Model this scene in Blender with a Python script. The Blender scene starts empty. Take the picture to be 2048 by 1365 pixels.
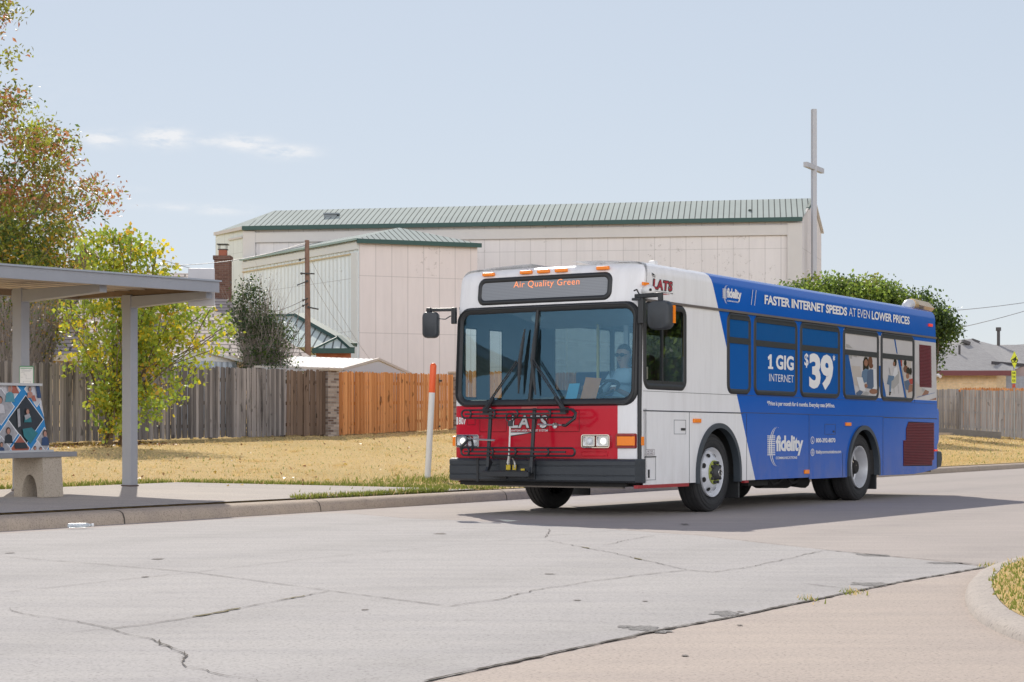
import bpy, bmesh, math, random
import numpy as np
from mathutils import Vector, Matrix
random.seed(7); rng = np.random.default_rng(7)
SC = bpy.context.scene
COL = SC.collection
R = math.radians

# ------------------------------------------------------------------ camera, sky, sun, exposure
FPX, YH, CH = 3674.0, 874.0, 0.926          # focal length in photo pixels, horizon row, lens height in metres
cam_d = bpy.data.cameras.new("camera"); cam = bpy.data.objects.new("camera", cam_d); COL.objects.link(cam)
cam.location = (0, 0, CH); cam.rotation_euler = (R(90), 0, 0)
cam_d.sensor_width = 36.0; cam_d.lens = FPX / 2048 * 36.0
cam_d.shift_y = (YH - 682.5) / 2048; cam_d.clip_end = 3000; cam_d.clip_start = 0.1
SC.camera = cam
SUN_EL, SUN_DX, SUN_DY = R(41), -0.20, 1.0   # the sun stands behind the bus, a little to the left
w = bpy.data.worlds.new("World"); SC.world = w; w.use_nodes = True
nt = w.node_tree; nt.nodes.clear()
sky = nt.nodes.new("ShaderNodeTexSky"); sky.sky_type = 'NISHITA'; sky.sun_disc = False
sky.sun_elevation = SUN_EL; sky.sun_rotation = math.atan2(SUN_DX, SUN_DY)
sky.air_density = 1.0; sky.dust_density = 0.2; sky.ozone_density = 1.5; sky.altitude = 300
bg = nt.nodes.new("ShaderNodeBackground"); bg.inputs[1].default_value = 0.15
out = nt.nodes.new("ShaderNodeOutputWorld")
tc = nt.nodes.new("ShaderNodeTexCoord")
def wmath(op, a, b=None, c=None):
    n = nt.nodes.new("ShaderNodeMath"); n.operation = op
    for i, v in enumerate((a, b, c)):
        if v is None: continue
        if isinstance(v, (int, float)): n.inputs[i].default_value = v
        else: nt.links.new(v, n.inputs[i])
    return n.outputs[0]
sep = nt.nodes.new("ShaderNodeSeparateXYZ"); nt.links.new(tc.outputs['Generated'], sep.inputs[0])
az = wmath('ARCTAN2', sep.outputs[0], sep.outputs[1]); el = wmath('ARCSINE', sep.outputs[2])
comb = nt.nodes.new("ShaderNodeCombineXYZ")
nt.links.new(wmath('MULTIPLY', az, 60), comb.inputs[0]); nt.links.new(wmath('MULTIPLY', el, 190), comb.inputs[1])
cn = nt.nodes.new("ShaderNodeTexNoise"); cn.inputs['Scale'].default_value = 1.0; cn.inputs['Detail'].default_value = 7
cn.inputs['Roughness'].default_value = 0.62; nt.links.new(comb.outputs[0], cn.inputs['Vector'])
def cloud_spot(a0, e0, wa, we, amp):          # a thin bank of cloud round one direction of the sky
    da = wmath('DIVIDE', wmath('SUBTRACT', az, a0), wa); de = wmath('DIVIDE', wmath('SUBTRACT', el, e0), we)
    r2 = wmath('ADD', wmath('MULTIPLY', da, da), wmath('MULTIPLY', de, de))
    return wmath('MULTIPLY', wmath('EXPONENT', wmath('MULTIPLY', r2, -1.0)), amp)
spots = None
for px, py, wx, wy, amp in [(205, 292, 36, 13, .85), (325, 286, 44, 17, 1.0), (420, 290, 30, 8, .5), (490, 292, 46, 13, .9), (570, 308, 50, 12, .85), (118, 297, 20, 12, .6),
                            (350, 422, 70, 8, .35), (440, 425, 60, 10, .38), (240, 390, 40, 6, .25), (-900, 200, 500, 60, .6), (3300, 350, 500, 60, .5)]:
    s_ = cloud_spot(math.atan2(px - 1024, FPX), math.atan2(YH - py, FPX), wx / FPX, wy / FPX, amp)
    spots = s_ if spots is None else wmath('MAXIMUM', spots, s_)
mask = wmath('MULTIPLY', spots, wmath('MULTIPLY_ADD', cn.outputs[0], 7.0, -2.45)); mask.node.use_clamp = True
cmix = nt.nodes.new("ShaderNodeMix"); cmix.data_type = 'RGBA'
nt.links.new(wmath('MULTIPLY', mask, 0.92), cmix.inputs[0]); 
# hazy autumn sky: the range between the glare round the sun and the blue opposite is compressed
sg_ = nt.nodes.new("ShaderNodeGamma"); nt.links.new(sky.outputs[0], sg_.inputs[0]); sg_.inputs[1].default_value = 0.25
sm_ = nt.nodes.new("ShaderNodeMix"); sm_.data_type = 'RGBA'; sm_.blend_type = 'MULTIPLY'; sm_.inputs[0].default_value = 1
nt.links.new(sg_.outputs[0], sm_.inputs[6]); sm_.inputs[7].default_value = (1.63, 1.69, 1.81, 1)
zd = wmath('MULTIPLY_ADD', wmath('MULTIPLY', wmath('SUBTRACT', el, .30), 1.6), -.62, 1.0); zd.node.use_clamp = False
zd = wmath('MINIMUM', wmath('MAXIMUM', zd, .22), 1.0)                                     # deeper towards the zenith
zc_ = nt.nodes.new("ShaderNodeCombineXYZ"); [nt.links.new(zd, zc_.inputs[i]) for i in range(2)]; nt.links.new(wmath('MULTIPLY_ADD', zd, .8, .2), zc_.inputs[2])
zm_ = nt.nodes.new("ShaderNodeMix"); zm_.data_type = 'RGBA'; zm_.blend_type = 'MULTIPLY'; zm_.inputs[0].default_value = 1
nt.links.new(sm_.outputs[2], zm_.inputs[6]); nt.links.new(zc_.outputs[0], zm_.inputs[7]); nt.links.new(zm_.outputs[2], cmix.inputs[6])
cmix.inputs[7].default_value = (3.35, 3.4, 3.5, 1)
# unseen bright bank added low in the sky behind the camera, filling the shaded sides
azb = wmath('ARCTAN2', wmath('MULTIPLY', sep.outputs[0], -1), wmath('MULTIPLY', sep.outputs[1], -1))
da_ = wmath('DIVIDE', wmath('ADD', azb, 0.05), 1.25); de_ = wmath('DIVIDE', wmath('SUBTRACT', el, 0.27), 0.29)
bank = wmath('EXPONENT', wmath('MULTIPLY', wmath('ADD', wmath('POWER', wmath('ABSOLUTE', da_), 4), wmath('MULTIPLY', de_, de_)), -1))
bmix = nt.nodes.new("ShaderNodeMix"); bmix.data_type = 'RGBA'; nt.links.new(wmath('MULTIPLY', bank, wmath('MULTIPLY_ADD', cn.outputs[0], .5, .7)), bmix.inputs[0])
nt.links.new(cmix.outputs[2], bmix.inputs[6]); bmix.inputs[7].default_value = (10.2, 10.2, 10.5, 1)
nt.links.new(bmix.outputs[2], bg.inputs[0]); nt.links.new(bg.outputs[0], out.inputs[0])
sl = bpy.data.lights.new("sun", 'SUN'); sl.energy = 2.25; sl.angle = R(0.5); sl.color = (1.0, 0.935, 0.84)
sun = bpy.data.objects.new("sun", sl); COL.objects.link(sun)
_h = math.hypot(SUN_DX, SUN_DY)
sun.rotation_euler = Vector((SUN_DX / _h * math.cos(SUN_EL), SUN_DY / _h * math.cos(SUN_EL), math.sin(SUN_EL))).to_track_quat('Z', 'Y').to_euler()
SC.view_settings.view_transform = 'Standard'; SC.view_settings.look = 'None'
SC.view_settings.gamma = 1; SC.view_settings.use_curve_mapping = False
SC.view_settings.exposure = 0.8

# ------------------------------------------------------------------ helpers
def at(px, py, Z): return Vector(((px - 1024) / FPX * Z, Z, CH - (py - YH) * Z / FPX))   # a survey point at depth Z
def G(px, py, z=0.0):
    Z = FPX * (CH - z) / (py - YH); return Vector(((px - 1024) / FPX * Z, Z, z))
# kerb line of the far side of the road and the lawn that rises behind it
K0 = Vector((.32, 27.5)); KD = Vector((.486, .874)).normalized(); KN = Vector((-KD.y, KD.x))
def uv_of(x, y): r = Vector((x, y)) - K0; return r.dot(KN), r.dot(KD)
def terrain(x, y):
    u, v = uv_of(x, y)
    if u <= .15: return .15
    v = min(max(v, -20), 75); ue = u if u < 22 else 22 + (u - 22) * .12
    return .15 + (ue - .15) * (.032 + .00115 * v)
def Tpx(px, py):                               # where a line of sight meets the lawn
    lo, hi = 5., 140.
    prev = None
    for i in range(600):
        Z = 8 + i * .2; p = at(px, py, Z); t = terrain(p.x, p.y)
        if p.z < t: return Vector((p.x, p.y, t))
    return Vector((p.x, p.y, t))
def put(u, v): p = K0 + KN * u + KD * v; return Vector((p.x, p.y, terrain(p.x, p.y)))

def tag(o, label=None, cat=None, group=None, kind=None):
    if label: o['label'] = label
    if cat: o['category'] = cat
    if group: o['group'] = group
    if kind: o['kind'] = kind
    return o
def empty(name, loc=(0, 0, 0), rz=0, parent=None):
    o = bpy.data.objects.new(name, None); COL.objects.link(o); o.location = loc; o.rotation_euler = (0, 0, rz)
    o.empty_display_size = .2
    if parent: o.parent = parent
    return o

class Nd:                                      # small node-graph writer
    def __init__(s, name):
        s.m = bpy.data.materials.new(name); s.m.use_nodes = True; s.t = s.m.node_tree
        s.b = s.t.nodes['Principled BSDF']; s.o = s.t.nodes['Material Output']; s._tc = None
    def new(s, typ, ins=None, **kw):
        n = s.t.nodes.new(typ)
        for k, v in kw.items(): setattr(n, k, v)
        for k, v in (ins or {}).items(): s.set(n.inputs[k], v)
        return n
    def set(s, i, v):
        if hasattr(v, 'is_linked') or isinstance(v, bpy.types.NodeSocket): s.t.links.new(v, i)
        else:
            if isinstance(v, (tuple, list)) and len(v) == 3 and i.type == 'RGBA': v = (*v, 1)
            i.default_value = v
    def tc(s, k='Object'):
        if s._tc is None: s._tc = s.new('ShaderNodeTexCoord')
        return s._tc.outputs[k]
    def math(s, op, a, b=0.0, c=0.0, clamp=False):
        n = s.new('ShaderNodeMath', operation=op, use_clamp=clamp); s.set(n.inputs[0], a); s.set(n.inputs[1], b); s.set(n.inputs[2], c); return n.outputs[0]
    def noise(s, scale, detail=4, rough=.6, vec=None, k='Object', stretch=None, dist=0):
        v = vec if vec is not None else s.tc(k)
        if stretch: mp = s.new('ShaderNodeMapping', {0: v}); mp.inputs['Scale'].default_value = stretch; v = mp.outputs[0]
        n = s.new('ShaderNodeTexNoise', {'Vector': v, 'Scale': scale, 'Detail': detail, 'Roughness': rough, 'Distortion': dist}); return n.outputs[0]
    def ramp(s, f, stops):
        n = s.new('ShaderNodeValToRGB', {0: f}); e = n.color_ramp.elements
        while len(e) < len(stops): e.new(.5)
        for x, (p, c) in zip(e, stops): x.position = p; x.color = (*c, 1) if len(c) == 3 else c
        return n.outputs[0]
    def mix(s, f, a, b, mode='MIX'):
        n = s.new('ShaderNodeMix', data_type='RGBA', blend_type=mode); s.set(n.inputs[0], f); s.set(n.inputs[6], a); s.set(n.inputs[7], b); return n.outputs[2]
    def scale(s, col, f): return s.mix(1.0, col, s.grey(f), 'MULTIPLY')
    def grey(s, f): n = s.new('ShaderNodeCombineXYZ', {0: f, 1: f, 2: f}); return n.outputs[0]
    def bump(s, h, strength=.3, dist=.02):
        n = s.new('ShaderNodeBump', {'Height': h, 'Strength': strength, 'Distance': dist}); s.t.links.new(n.outputs[0], s.b.inputs['Normal']); return n
    def done(s, col=None, rough=None, metal=None, spec=None, coat=None):
        if col is not None: s.set(s.b.inputs['Base Color'], col)
        if rough is not None: s.set(s.b.inputs['Roughness'], rough)
        if metal is not None: s.set(s.b.inputs['Metallic'], metal)
        if spec is not None: s.set(s.b.inputs['Specular IOR Level'], spec)
        if coat is not None: s.set(s.b.inputs['Coat Weight'], coat); s.b.inputs['Coat Roughness'].default_value = .05
        return s.m
def M(name, col, rough=.6, var=.12, scale=6., metal=0., spec=.5, coat=None, bump=0., bscale=40., emit=None, estr=0.):
    n = Nd(name)
    f = n.noise(scale, 5, .65)
    c = n.mix(f, tuple(x * (1 - var) for x in col), tuple(min(1, x * (1 + var)) for x in col))
    if bump: n.bump(n.noise(bscale, 4), bump)
    if emit: n.b.inputs['Emission Color'].default_value = (*emit, 1); n.b.inputs['Emission Strength'].default_value = estr
    r = n.math('MULTIPLY_ADD', n.noise(scale * 2.3, 4), .25 * rough, rough * .87)
    return n.done(c, r, metal, spec, coat)

class MB:                                      # collects faces, then becomes one mesh
    def __init__(s): s.v = []; s.f = []; s.mi = []; s.uv = []; s.rnd = []; s.r = 0.
    def add(s, vs, fs, mi=0, uvs=None):
        o = len(s.v); s.v += [tuple(v) for v in vs]
        for k, f in enumerate(fs):
            s.f.append([i + o for i in f]); s.mi.append(mi); s.rnd.append(s.r)
            s.uv.append([uvs[i] for i in f] if uvs else None)
    def poly(s, pts, mi=0, uvs=None): s.add(pts, [list(range(len(pts)))], mi, uvs)
    def wall(s, a, b, z0, z1, mi=0, u0=0.):     # upright quad with uv in metres
        a, b = Vector(a), Vector(b); L = (b.xy - a.xy).length
        s.poly([(a.x, a.y, z0), (b.x, b.y, z0), (b.x, b.y, z1), (a.x, a.y, z1)], mi, [(u0, z0), (u0 + L, z0), (u0 + L, z1), (u0, z1)])
    def face_uv(s, pts, mi=0, along=None):      # sloping face, u along its first edge, v up the slope
        p = [Vector(q) for q in pts]; e = (p[1] - p[0]).normalized() if along is None else Vector(along).normalized()
        n = (p[1] - p[0]).cross(p[-1] - p[0]).normalized(); t = n.cross(e)
        s.poly(p, mi, [((q - p[0]).dot(e), (q - p[0]).dot(t)) for q in p])
    def box(s, c, size, mi=0, rz=0., mat=None):
        x, y, z = (q / 2 for q in size)
        m = mat if mat is not None else Matrix.Rotation(rz, 3, 'Z')
        vs = [Vector(c) + m @ Vector((a * x, b * y, d * z)) for a, b, d in [(-1, -1, -1), (1, -1, -1), (1, 1, -1), (-1, 1, -1), (-1, -1, 1), (1, -1, 1), (1, 1, 1), (-1, 1, 1)]]
        s.add(vs, [(0, 3, 2, 1), (4, 5, 6, 7), (0, 1, 5, 4), (1, 2, 6, 5), (2, 3, 7, 6), (3, 0, 4, 7)], mi)
    def bar(s, a, b, wd, ht, mi=0):             # rectangular bar between two points
        a, b = Vector(a), Vector(b); d = b - a; L = d.length; x = d.normalized()
        y = Vector((0, 0, 1)).cross(x)
        y = y.normalized() if y.length > 1e-4 else Vector((0, 1, 0)); z = x.cross(y)
        s.box((a + b) / 2, (L, wd, ht), mi, mat=Matrix((x, y, z)).transposed())
    def tube(s, pts, r, n=8, mi=0, cap=True):
        pts = [Vector(p) for p in pts]; rs = r if isinstance(r, (list, tuple)) else [r] * len(pts)
        t0 = (pts[1] - pts[0]).normalized(); up = Vector((0, 0, 1)) if abs(t0.z) < .9 else Vector((1, 0, 0))
        x = t0.cross(up).normalized(); vs = []
        for i, p in enumerate(pts):
            t = (pts[min(i + 1, len(pts) - 1)] - pts[max(i - 1, 0)]).normalized()
            x = (x - t * x.dot(t)).normalized(); y = t.cross(x)
            vs += [p + (x * math.cos(2 * math.pi * k / n) + y * math.sin(2 * math.pi * k / n)) * rs[i] for k in range(n)]
        fs = [(i * n + k, i * n + (k + 1) % n, (i + 1) * n + (k + 1) % n, (i + 1) * n + k) for i in range(len(pts) - 1) for k in range(n)]
        if cap: fs += [tuple(range(n - 1, -1, -1)), tuple((len(pts) - 1) * n + k for k in range(n))]
        s.add(vs, fs, mi)
    def lathe(s, prof, n=40, mi=0, c=(0, 0, 0), axis='y', closed=False):   # prof: (along axis, radius)
        vs = []
        for a, r in prof:
            for k in range(n):
                t = 2 * math.pi * k / n; p = (r * math.cos(t), a, r * math.sin(t)) if axis == 'y' else ((r * math.cos(t), r * math.sin(t), a) if axis == 'z' else (a, r * math.cos(t), r * math.sin(t)))
                vs.append(Vector(c) + Vector(p))
        m = len(prof); fs = [(i * n + k, i * n + (k + 1) % n, ((i + 1) % m) * n + (k + 1) % n, ((i + 1) % m) * n + k) for i in range(m if closed else m - 1) for k in range(n)]
        s.add(vs, fs, mi)
    def prism(s, poly, vec, mi=0):
        p = [Vector(q) for q in poly]; n = len(p); vec = Vector(vec)
        s.add(p + [q + vec for q in p], [tuple(range(n - 1, -1, -1)), tuple(range(n, 2 * n))] + [(i, (i + 1) % n, n + (i + 1) % n, n + i) for i in range(n)], mi)
    def ball(s, c, r, mi=0, nu=14, nv=9):
        rx, ry, rz = r if isinstance(r, (tuple, list)) else (r, r, r); vs = []
        for j in range(nv + 1):
            a = math.pi * j / nv
            for k in range(nu):
                b = 2 * math.pi * k / nu; vs.append((c[0] + rx * math.sin(a) * math.cos(b), c[1] + ry * math.sin(a) * math.sin(b), c[2] + rz * math.cos(a)))
        s.add(vs, [(j * nu + k, (j + 1) * nu + k, (j + 1) * nu + (k + 1) % nu, j * nu + (k + 1) % nu) for j in range(nv) for k in range(nu)], mi)
    def build(s, name, mats, parent=None, smooth=False, bevel=0., norm=True, angle=40):
        me = bpy.data.meshes.new(name); me.from_pydata(s.v, [], s.f)
        mats = mats if isinstance(mats, (list, tuple)) else [mats]
        for m in mats: me.materials.append(m)
        me.polygons.foreach_set('material_index', s.mi)
        if any(s.uv):
            ul = me.uv_layers.new(name='UVMap'); k = 0
            for f, u in zip(s.f, s.uv):
                for j in range(len(f)):
                    if u: ul.data[k].uv = u[j]
                    k += 1
        a = me.attributes.new('rnd', 'FLOAT', 'FACE'); a.data.foreach_set('value', s.rnd)
        if norm:
            bm = bmesh.new(); bm.from_mesh(me)
            if not any(s.uv): bmesh.ops.remove_doubles(bm, verts=bm.verts, dist=1e-5)
            bmesh.ops.recalc_face_normals(bm, faces=bm.faces); bm.to_mesh(me); bm.free()
        if smooth:
            me.polygons.foreach_set('use_smooth', [True] * len(me.polygons))
            me.set_sharp_from_angle(angle=R(angle))
        me.update()
        o = bpy.data.objects.new(name, me); COL.objects.link(o)
        if parent: o.parent = parent
        if bevel:
            b = o.modifiers.new('bevel', 'BEVEL'); b.width = bevel; b.segments = 2; b.limit_method = 'ANGLE'; b.angle_limit = R(35)
        return o

def text2d(txt, bold=0., spacing=1.0, shear=0.):
    cu = bpy.data.curves.new('t', 'FONT'); cu.body = txt; cu.offset = bold; cu.space_character = spacing; cu.shear = shear; cu.resolution_u = 3; cu.fill_mode = 'FRONT'
    o = bpy.data.objects.new('t', cu); COL.objects.link(o)
    dg = bpy.context.evaluated_depsgraph_get(); ev = o.evaluated_get(dg); me = ev.to_mesh()
    v = [(p.co.x, p.co.y) for p in me.vertices]; f = [list(p.vertices) for p in me.polygons]
    ev.to_mesh_clear(); bpy.data.objects.remove(o); bpy.data.curves.remove(cu)
    return v, f
def text_in(mb, txt, box, fn, mi=0, bold=0., spacing=1., shear=0.):   # fit the text into box (u0,u1,v0,v1), map with fn(u,v)
    v, f = text2d(txt, bold, spacing, shear)
    xs = [p[0] for p in v]; ys = [p[1] for p in v]; x0, x1, y0, y1 = min(xs), max(xs), min(ys), max(ys)
    u0, u1, w0, w1 = box
    mb.add([fn(u0 + (a - x0) / (x1 - x0) * (u1 - u0), w0 + (b - y0) / (y1 - y0) * (w1 - w0)) for a, b in v], f, mi)
def rrect(u0, u1, v0, v1, r, n=6):
    pts = []
    for cx, cy, a0 in [(u1 - r, v1 - r, 0), (u0 + r, v1 - r, 90), (u0 + r, v0 + r, 180), (u1 - r, v0 + r, 270)]:
        for k in range(n + 1):
            a = R(a0 + 90 * k / n); pts.append((cx + r * math.cos(a), cy + r * math.sin(a)))
    return pts
def dens(pts, st):                              # extra points along long edges
    o = []
    for i, p in enumerate(pts):
        q = pts[(i + 1) % len(pts)]; L = math.hypot(q[0] - p[0], q[1] - p[1]); k = max(1, int(L / st))
        o += [(p[0] + (q[0] - p[0]) * j / k, p[1] + (q[1] - p[1]) * j / k) for j in range(k)]
    return o
def ring(mb, u0, u1, v0, v1, wd, r, h, fn, mi=0, st=9., h0=0., ri=None):  # rounded frame; fn(u,v,h) -> point, h outwards
    ri = max(.005, r - wd * .6) if ri is None else ri
    A = rrect(u0, u1, v0, v1, r); B = rrect(u0 + wd, u1 - wd, v0 + wd, v1 - wd, ri)
    if st < 5:
        AA, BB = [], []
        for i in range(len(A)):
            j = (i + 1) % len(A); k = max(1, int(math.dist(A[i], A[j]) / st))
            for q in range(k):
                t = q / k; AA.append((A[i][0] * (1 - t) + A[j][0] * t, A[i][1] * (1 - t) + A[j][1] * t)); BB.append((B[i][0] * (1 - t) + B[j][0] * t, B[i][1] * (1 - t) + B[j][1] * t))
        A, B = AA, BB
    C1 = [(a[0] * .75 + b[0] * .25, a[1] * .75 + b[1] * .25) for a, b in zip(A, B)]; C2 = [(a[0] * .3 + b[0] * .7, a[1] * .3 + b[1] * .7) for a, b in zip(A, B)]
    n = len(A); vs = [fn(*p, h0) for p in A] + [fn(*p, h) for p in C1] + [fn(*p, h) for p in C2] + [fn(*p, h0) for p in B]
    mb.add(vs, [(k * n + i, k * n + (i + 1) % n, (k + 1) * n + (i + 1) % n, (k + 1) * n + i) for k in range(3) for i in range(n)], mi)
# ------------------------------------------------------------------ materials of the setting
def concrete(name, col, spots=.25, tracks=()):
    n = Nd(name)
    big = n.noise(.35, 4, .6); mid = n.noise(2.2, 5, .65); fine = n.noise(60, 3, .7); streak = n.noise(1.2, 4, .6, stretch=(.55, 3.2, 1))
    c = n.mix(big, tuple(x * .90 for x in col), tuple(x * 1.08 for x in col))
    c = n.mix(n.math('MULTIPLY', mid, .35), c, tuple(x * f for x, f in zip(col, (.82, .80, .78))))
    sp = n.ramp(fine, [(.33, (.48, .47, .46)), (.47, (1, 1, 1)), (.60, (1, 1, 1)), (.70, (1.26, 1.25, 1.22))])
    c = n.mix(.75, c, sp, 'MULTIPLY')
    st = n.ramp(n.noise(.9, 6, .7), [(.60, (1, 1, 1)), (.78, (1 - spots * .6,) * 3)])
    c = n.mix(1.0, c, st, 'MULTIPLY')
    sk = n.ramp(streak, [(.35, (.93, .93, .94)), (.6, (1.03, 1.03, 1.02))]); c = n.mix(1.0, c, sk, 'MULTIPLY')
    if tracks:                                     # rubber and oil worn in where the wheels run, along the road
        s = n.new('ShaderNodeSeparateXYZ', {0: n.tc()}); u = n.math('ADD', n.math('MULTIPLY', n.math('SUBTRACT', s.outputs[0], .32), -.874), n.math('MULTIPLY', n.math('SUBTRACT', s.outputs[1], 27.5), .486))
        for t in tracks:
            d = n.math('DIVIDE', n.math('SUBTRACT', u, t), .38); b = n.math('EXPONENT', n.math('MULTIPLY', n.math('MULTIPLY', d, d), -1)); c = n.mix(n.math('MULTIPLY', b, n.math('MULTIPLY', mid, .26)), c, (.20, .19, .18))
        oil = n.math('MULTIPLY', n.ramp(n.noise(1.7, 4, .7), [(.66, (0, 0, 0)), (.74, (1, 1, 1))]), .28); c = n.mix(oil, c, (.22, .20, .18))
        pits = n.ramp(n.noise(26, 2, .5), [(.70, (0, 0, 0)), (.76, (1, 1, 1))]); c = n.mix(n.math('MULTIPLY', pits, .5), c, (.20, .18, .16))
    n.bump(n.math('ADD', fine, n.math('MULTIPLY', mid, .6)), .35, .012)
    return n.done(c, .85, spec=.3)
m_road = concrete('bus_lane_concrete', (.455, .405, .372), tracks=(-2.3, -4.35, -7.2, -9.2)); m_slab = concrete('slab_concrete', (.455, .435, .422), .35, tracks=(-2.3, -4.35, -7.2, -9.2))
m_drive = concrete('driveway_concrete', (.50, .425, .368)); m_kerb = concrete('kerb_concrete', (.50, .41, .325), .5); m_pad = concrete('pad_concrete', (.50, .45, .40))
m_kerb_clean = concrete('island_kerb_concrete', (.50, .445, .395), .55)
m_crack = M('crack_dirt', (.10, .085, .07), .95, .5, 30); m_moss = M('crack_moss', (.16, .13, .04), .95, .5, 40)
m_joint = M('joint_line', (.20, .18, .16), .95, .35, 12)
def pothole_mat():
    n = Nd('broken_concrete'); f = n.noise(55, 4, .8)
    c = n.ramp(f, [(.36, (.15, .14, .13)), (.46, (.36, .34, .32)), (.6, (.46, .44, .42))]); n.bump(f, 1.0, .03); return n.done(c, .95)
m_pot = pothole_mat()
def lawn_mat():
    n = Nd('dry_lawn'); a = n.noise(.22, 5, .6); b = n.noise(1.6, 5, .7); c_ = n.noise(22, 4, .75, stretch=(1, .5, 1))
    c = n.mix(b, (.60, .425, .18), (.77, .58, .30))
    g = n.ramp(n.math('ADD', n.math('MULTIPLY', a, .7), n.math('MULTIPLY', b, .35)), [(.52, (0, 0, 0)), (.72, (1, 1, 1))])
    c = n.mix(n.math('MULTIPLY', g, .30), c, (.30, .29, .07))
    c = n.mix(.75, c, n.ramp(c_, [(.3, (.6, .58, .55)), (.5, (1, 1, 1)), (.7, (1.2, 1.2, 1.15))]), 'MULTIPLY')
    soil = n.ramp(n.noise(1.1, 6, .75), [(.60, (0, 0, 0)), (.70, (1, 1, 1))]); c = n.mix(n.math('MULTIPLY', soil, .38), c, (.36, .24, .13))
    n.bump(c_, .9, .05); return n.done(c, .95, spec=.1)
m_lawn = lawn_mat()
def blade_mat(name, c0, c1):
    n = Nd(name); f = n.noise(.6, 4, .7); f2 = n.noise(9, 2, .7)
    c = n.mix(n.math('MULTIPLY_ADD', f2, .8, n.math('MULTIPLY_ADD', f, .9, -.35), clamp=True), c0, c1)
    d = n.new('ShaderNodeBsdfDiffuse', {0: c}); t = n.new('ShaderNodeBsdfTranslucent', {0: c}); x = n.new('ShaderNodeMixShader', {0: .35, 1: d.outputs[0], 2: t.outputs[0]})
    n.t.links.new(x.outputs[0], n.o.inputs[0]); return n.m
m_straw = blade_mat('straw_blades', (.64, .47, .21), (.85, .67, .35)); m_green = blade_mat('green_blades', (.17, .22, .045), (.34, .36, .09))
def leaf_mat(name, col, var=.35, tr=.5):
    n = Nd(name); f = n.noise(3.0, 3, .7)
    c = n.mix(f, tuple(x * (1 - var) for x in col), tuple(x * (1 + var) for x in col))
    n.b.inputs['Base Color'].default_value = (*col, 1); n.set(n.b.inputs['Base Color'], c); n.b.inputs['Roughness'].default_value = .42
    t = n.new('ShaderNodeBsdfTranslucent', {0: n.mix(.5, c, tuple(min(1, x * 1.6) for x in col))}); x = n.new('ShaderNodeMixShader', {0: tr, 1: n.b.outputs[0], 2: t.outputs[0]})
    n.t.links.new(x.outputs[0], n.o.inputs[0]); return n.m
def bark_mat(name, col):
    n = Nd(name); f = n.noise(14, 6, .7, stretch=(1, 1, .25)); n.bump(f, .8, .02)
    return n.done(n.mix(f, tuple(x * .5 for x in col), tuple(x * 1.4 for x in col)), .9)
m_bark = bark_mat('bark', (.16, .12, .085)); m_greybark = bark_mat('grey_bark', (.30, .26, .23))
def shingle(name, c0, c1, row=.16, dark=.35):
    n = Nd(name); uv = n.new('ShaderNodeUVMap').outputs[0]; s = n.new('ShaderNodeSeparateXYZ', {0: uv})
    br = n.new('ShaderNodeTexBrick', {'Vector': uv, 'Color1': (*c0, 1), 'Color2': (*c1, 1), 'Mortar': tuple(x * dark for x in c0) + (1,), 'Scale': 1.0, 'Mortar Size': row * .07, 'Brick Width': row * 1.9, 'Row Height': row})
    br.offset = .5; br.inputs['Bias'].default_value = -.1
    v = n.math('FRACT', n.math('DIVIDE', s.outputs[1], row)); wob = n.math('MULTIPLY', n.noise(1.3, 3, .7, vec=uv, stretch=(3, .6, 1)), .28)
    edge = n.math('LESS_THAN', v, n.math('ADD', wob, .04))
    c = n.mix(n.math('MULTIPLY', edge, .75), br.outputs[0], tuple(x * dark for x in c0))
    c = n.mix(.5, c, n.ramp(n.noise(8, 5, .7, vec=uv), [(.3, (.7, .7, .7)), (.7, (1.25, 1.22, 1.2))]), 'MULTIPLY')
    n.bump(n.math('SUBTRACT', 1, v), .5, .03); return n.done(c, .9, spec=.2)
m_shingle = shingle('brown_shingles', (.43, .37, .335), (.53, .47, .43), .62, .28); m_greyshingle = shingle('grey_shingles', (.37, .365, .36), (.43, .425, .42), .14, .72)
def brick_mat(name, c0, c1, mortar, bw=.22, rh=.075):
    n = Nd(name); uv = n.new('ShaderNodeUVMap').outputs[0]
    br = n.new('ShaderNodeTexBrick', {'Vector': uv, 'Color1': (*c0, 1), 'Color2': (*c1, 1), 'Mortar': (*mortar, 1), 'Scale': 1.0, 'Mortar Size': .008, 'Brick Width': bw, 'Row Height': rh})
    c = n.mix(.5, br.outputs[0], n.ramp(n.noise(5, 5, .7, vec=uv), [(.3, (.7, .7, .7)), (.7, (1.25, 1.25, 1.25))]), 'MULTIPLY')
    n.bump(br.outputs[1], -.4, .01); return n.done(c, .9, spec=.2)
m_tanbrick = brick_mat('tan_brick', (.66, .49, .29), (.74, .56, .35), (.64, .54, .39), .3, .085); m_redbrick = brick_mat('red_brick', (.40, .12, .06), (.48, .16, .08), (.4, .2, .13))
m_brownbrick = brick_mat('brown_brick', (.12, .06, .045), (.20, .11, .08), (.18, .14, .12)); m_greybrick = brick_mat('mixed_brick', (.12, .075, .06), (.46, .38, .32), (.30, .27, .25), .21, .07)
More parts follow.
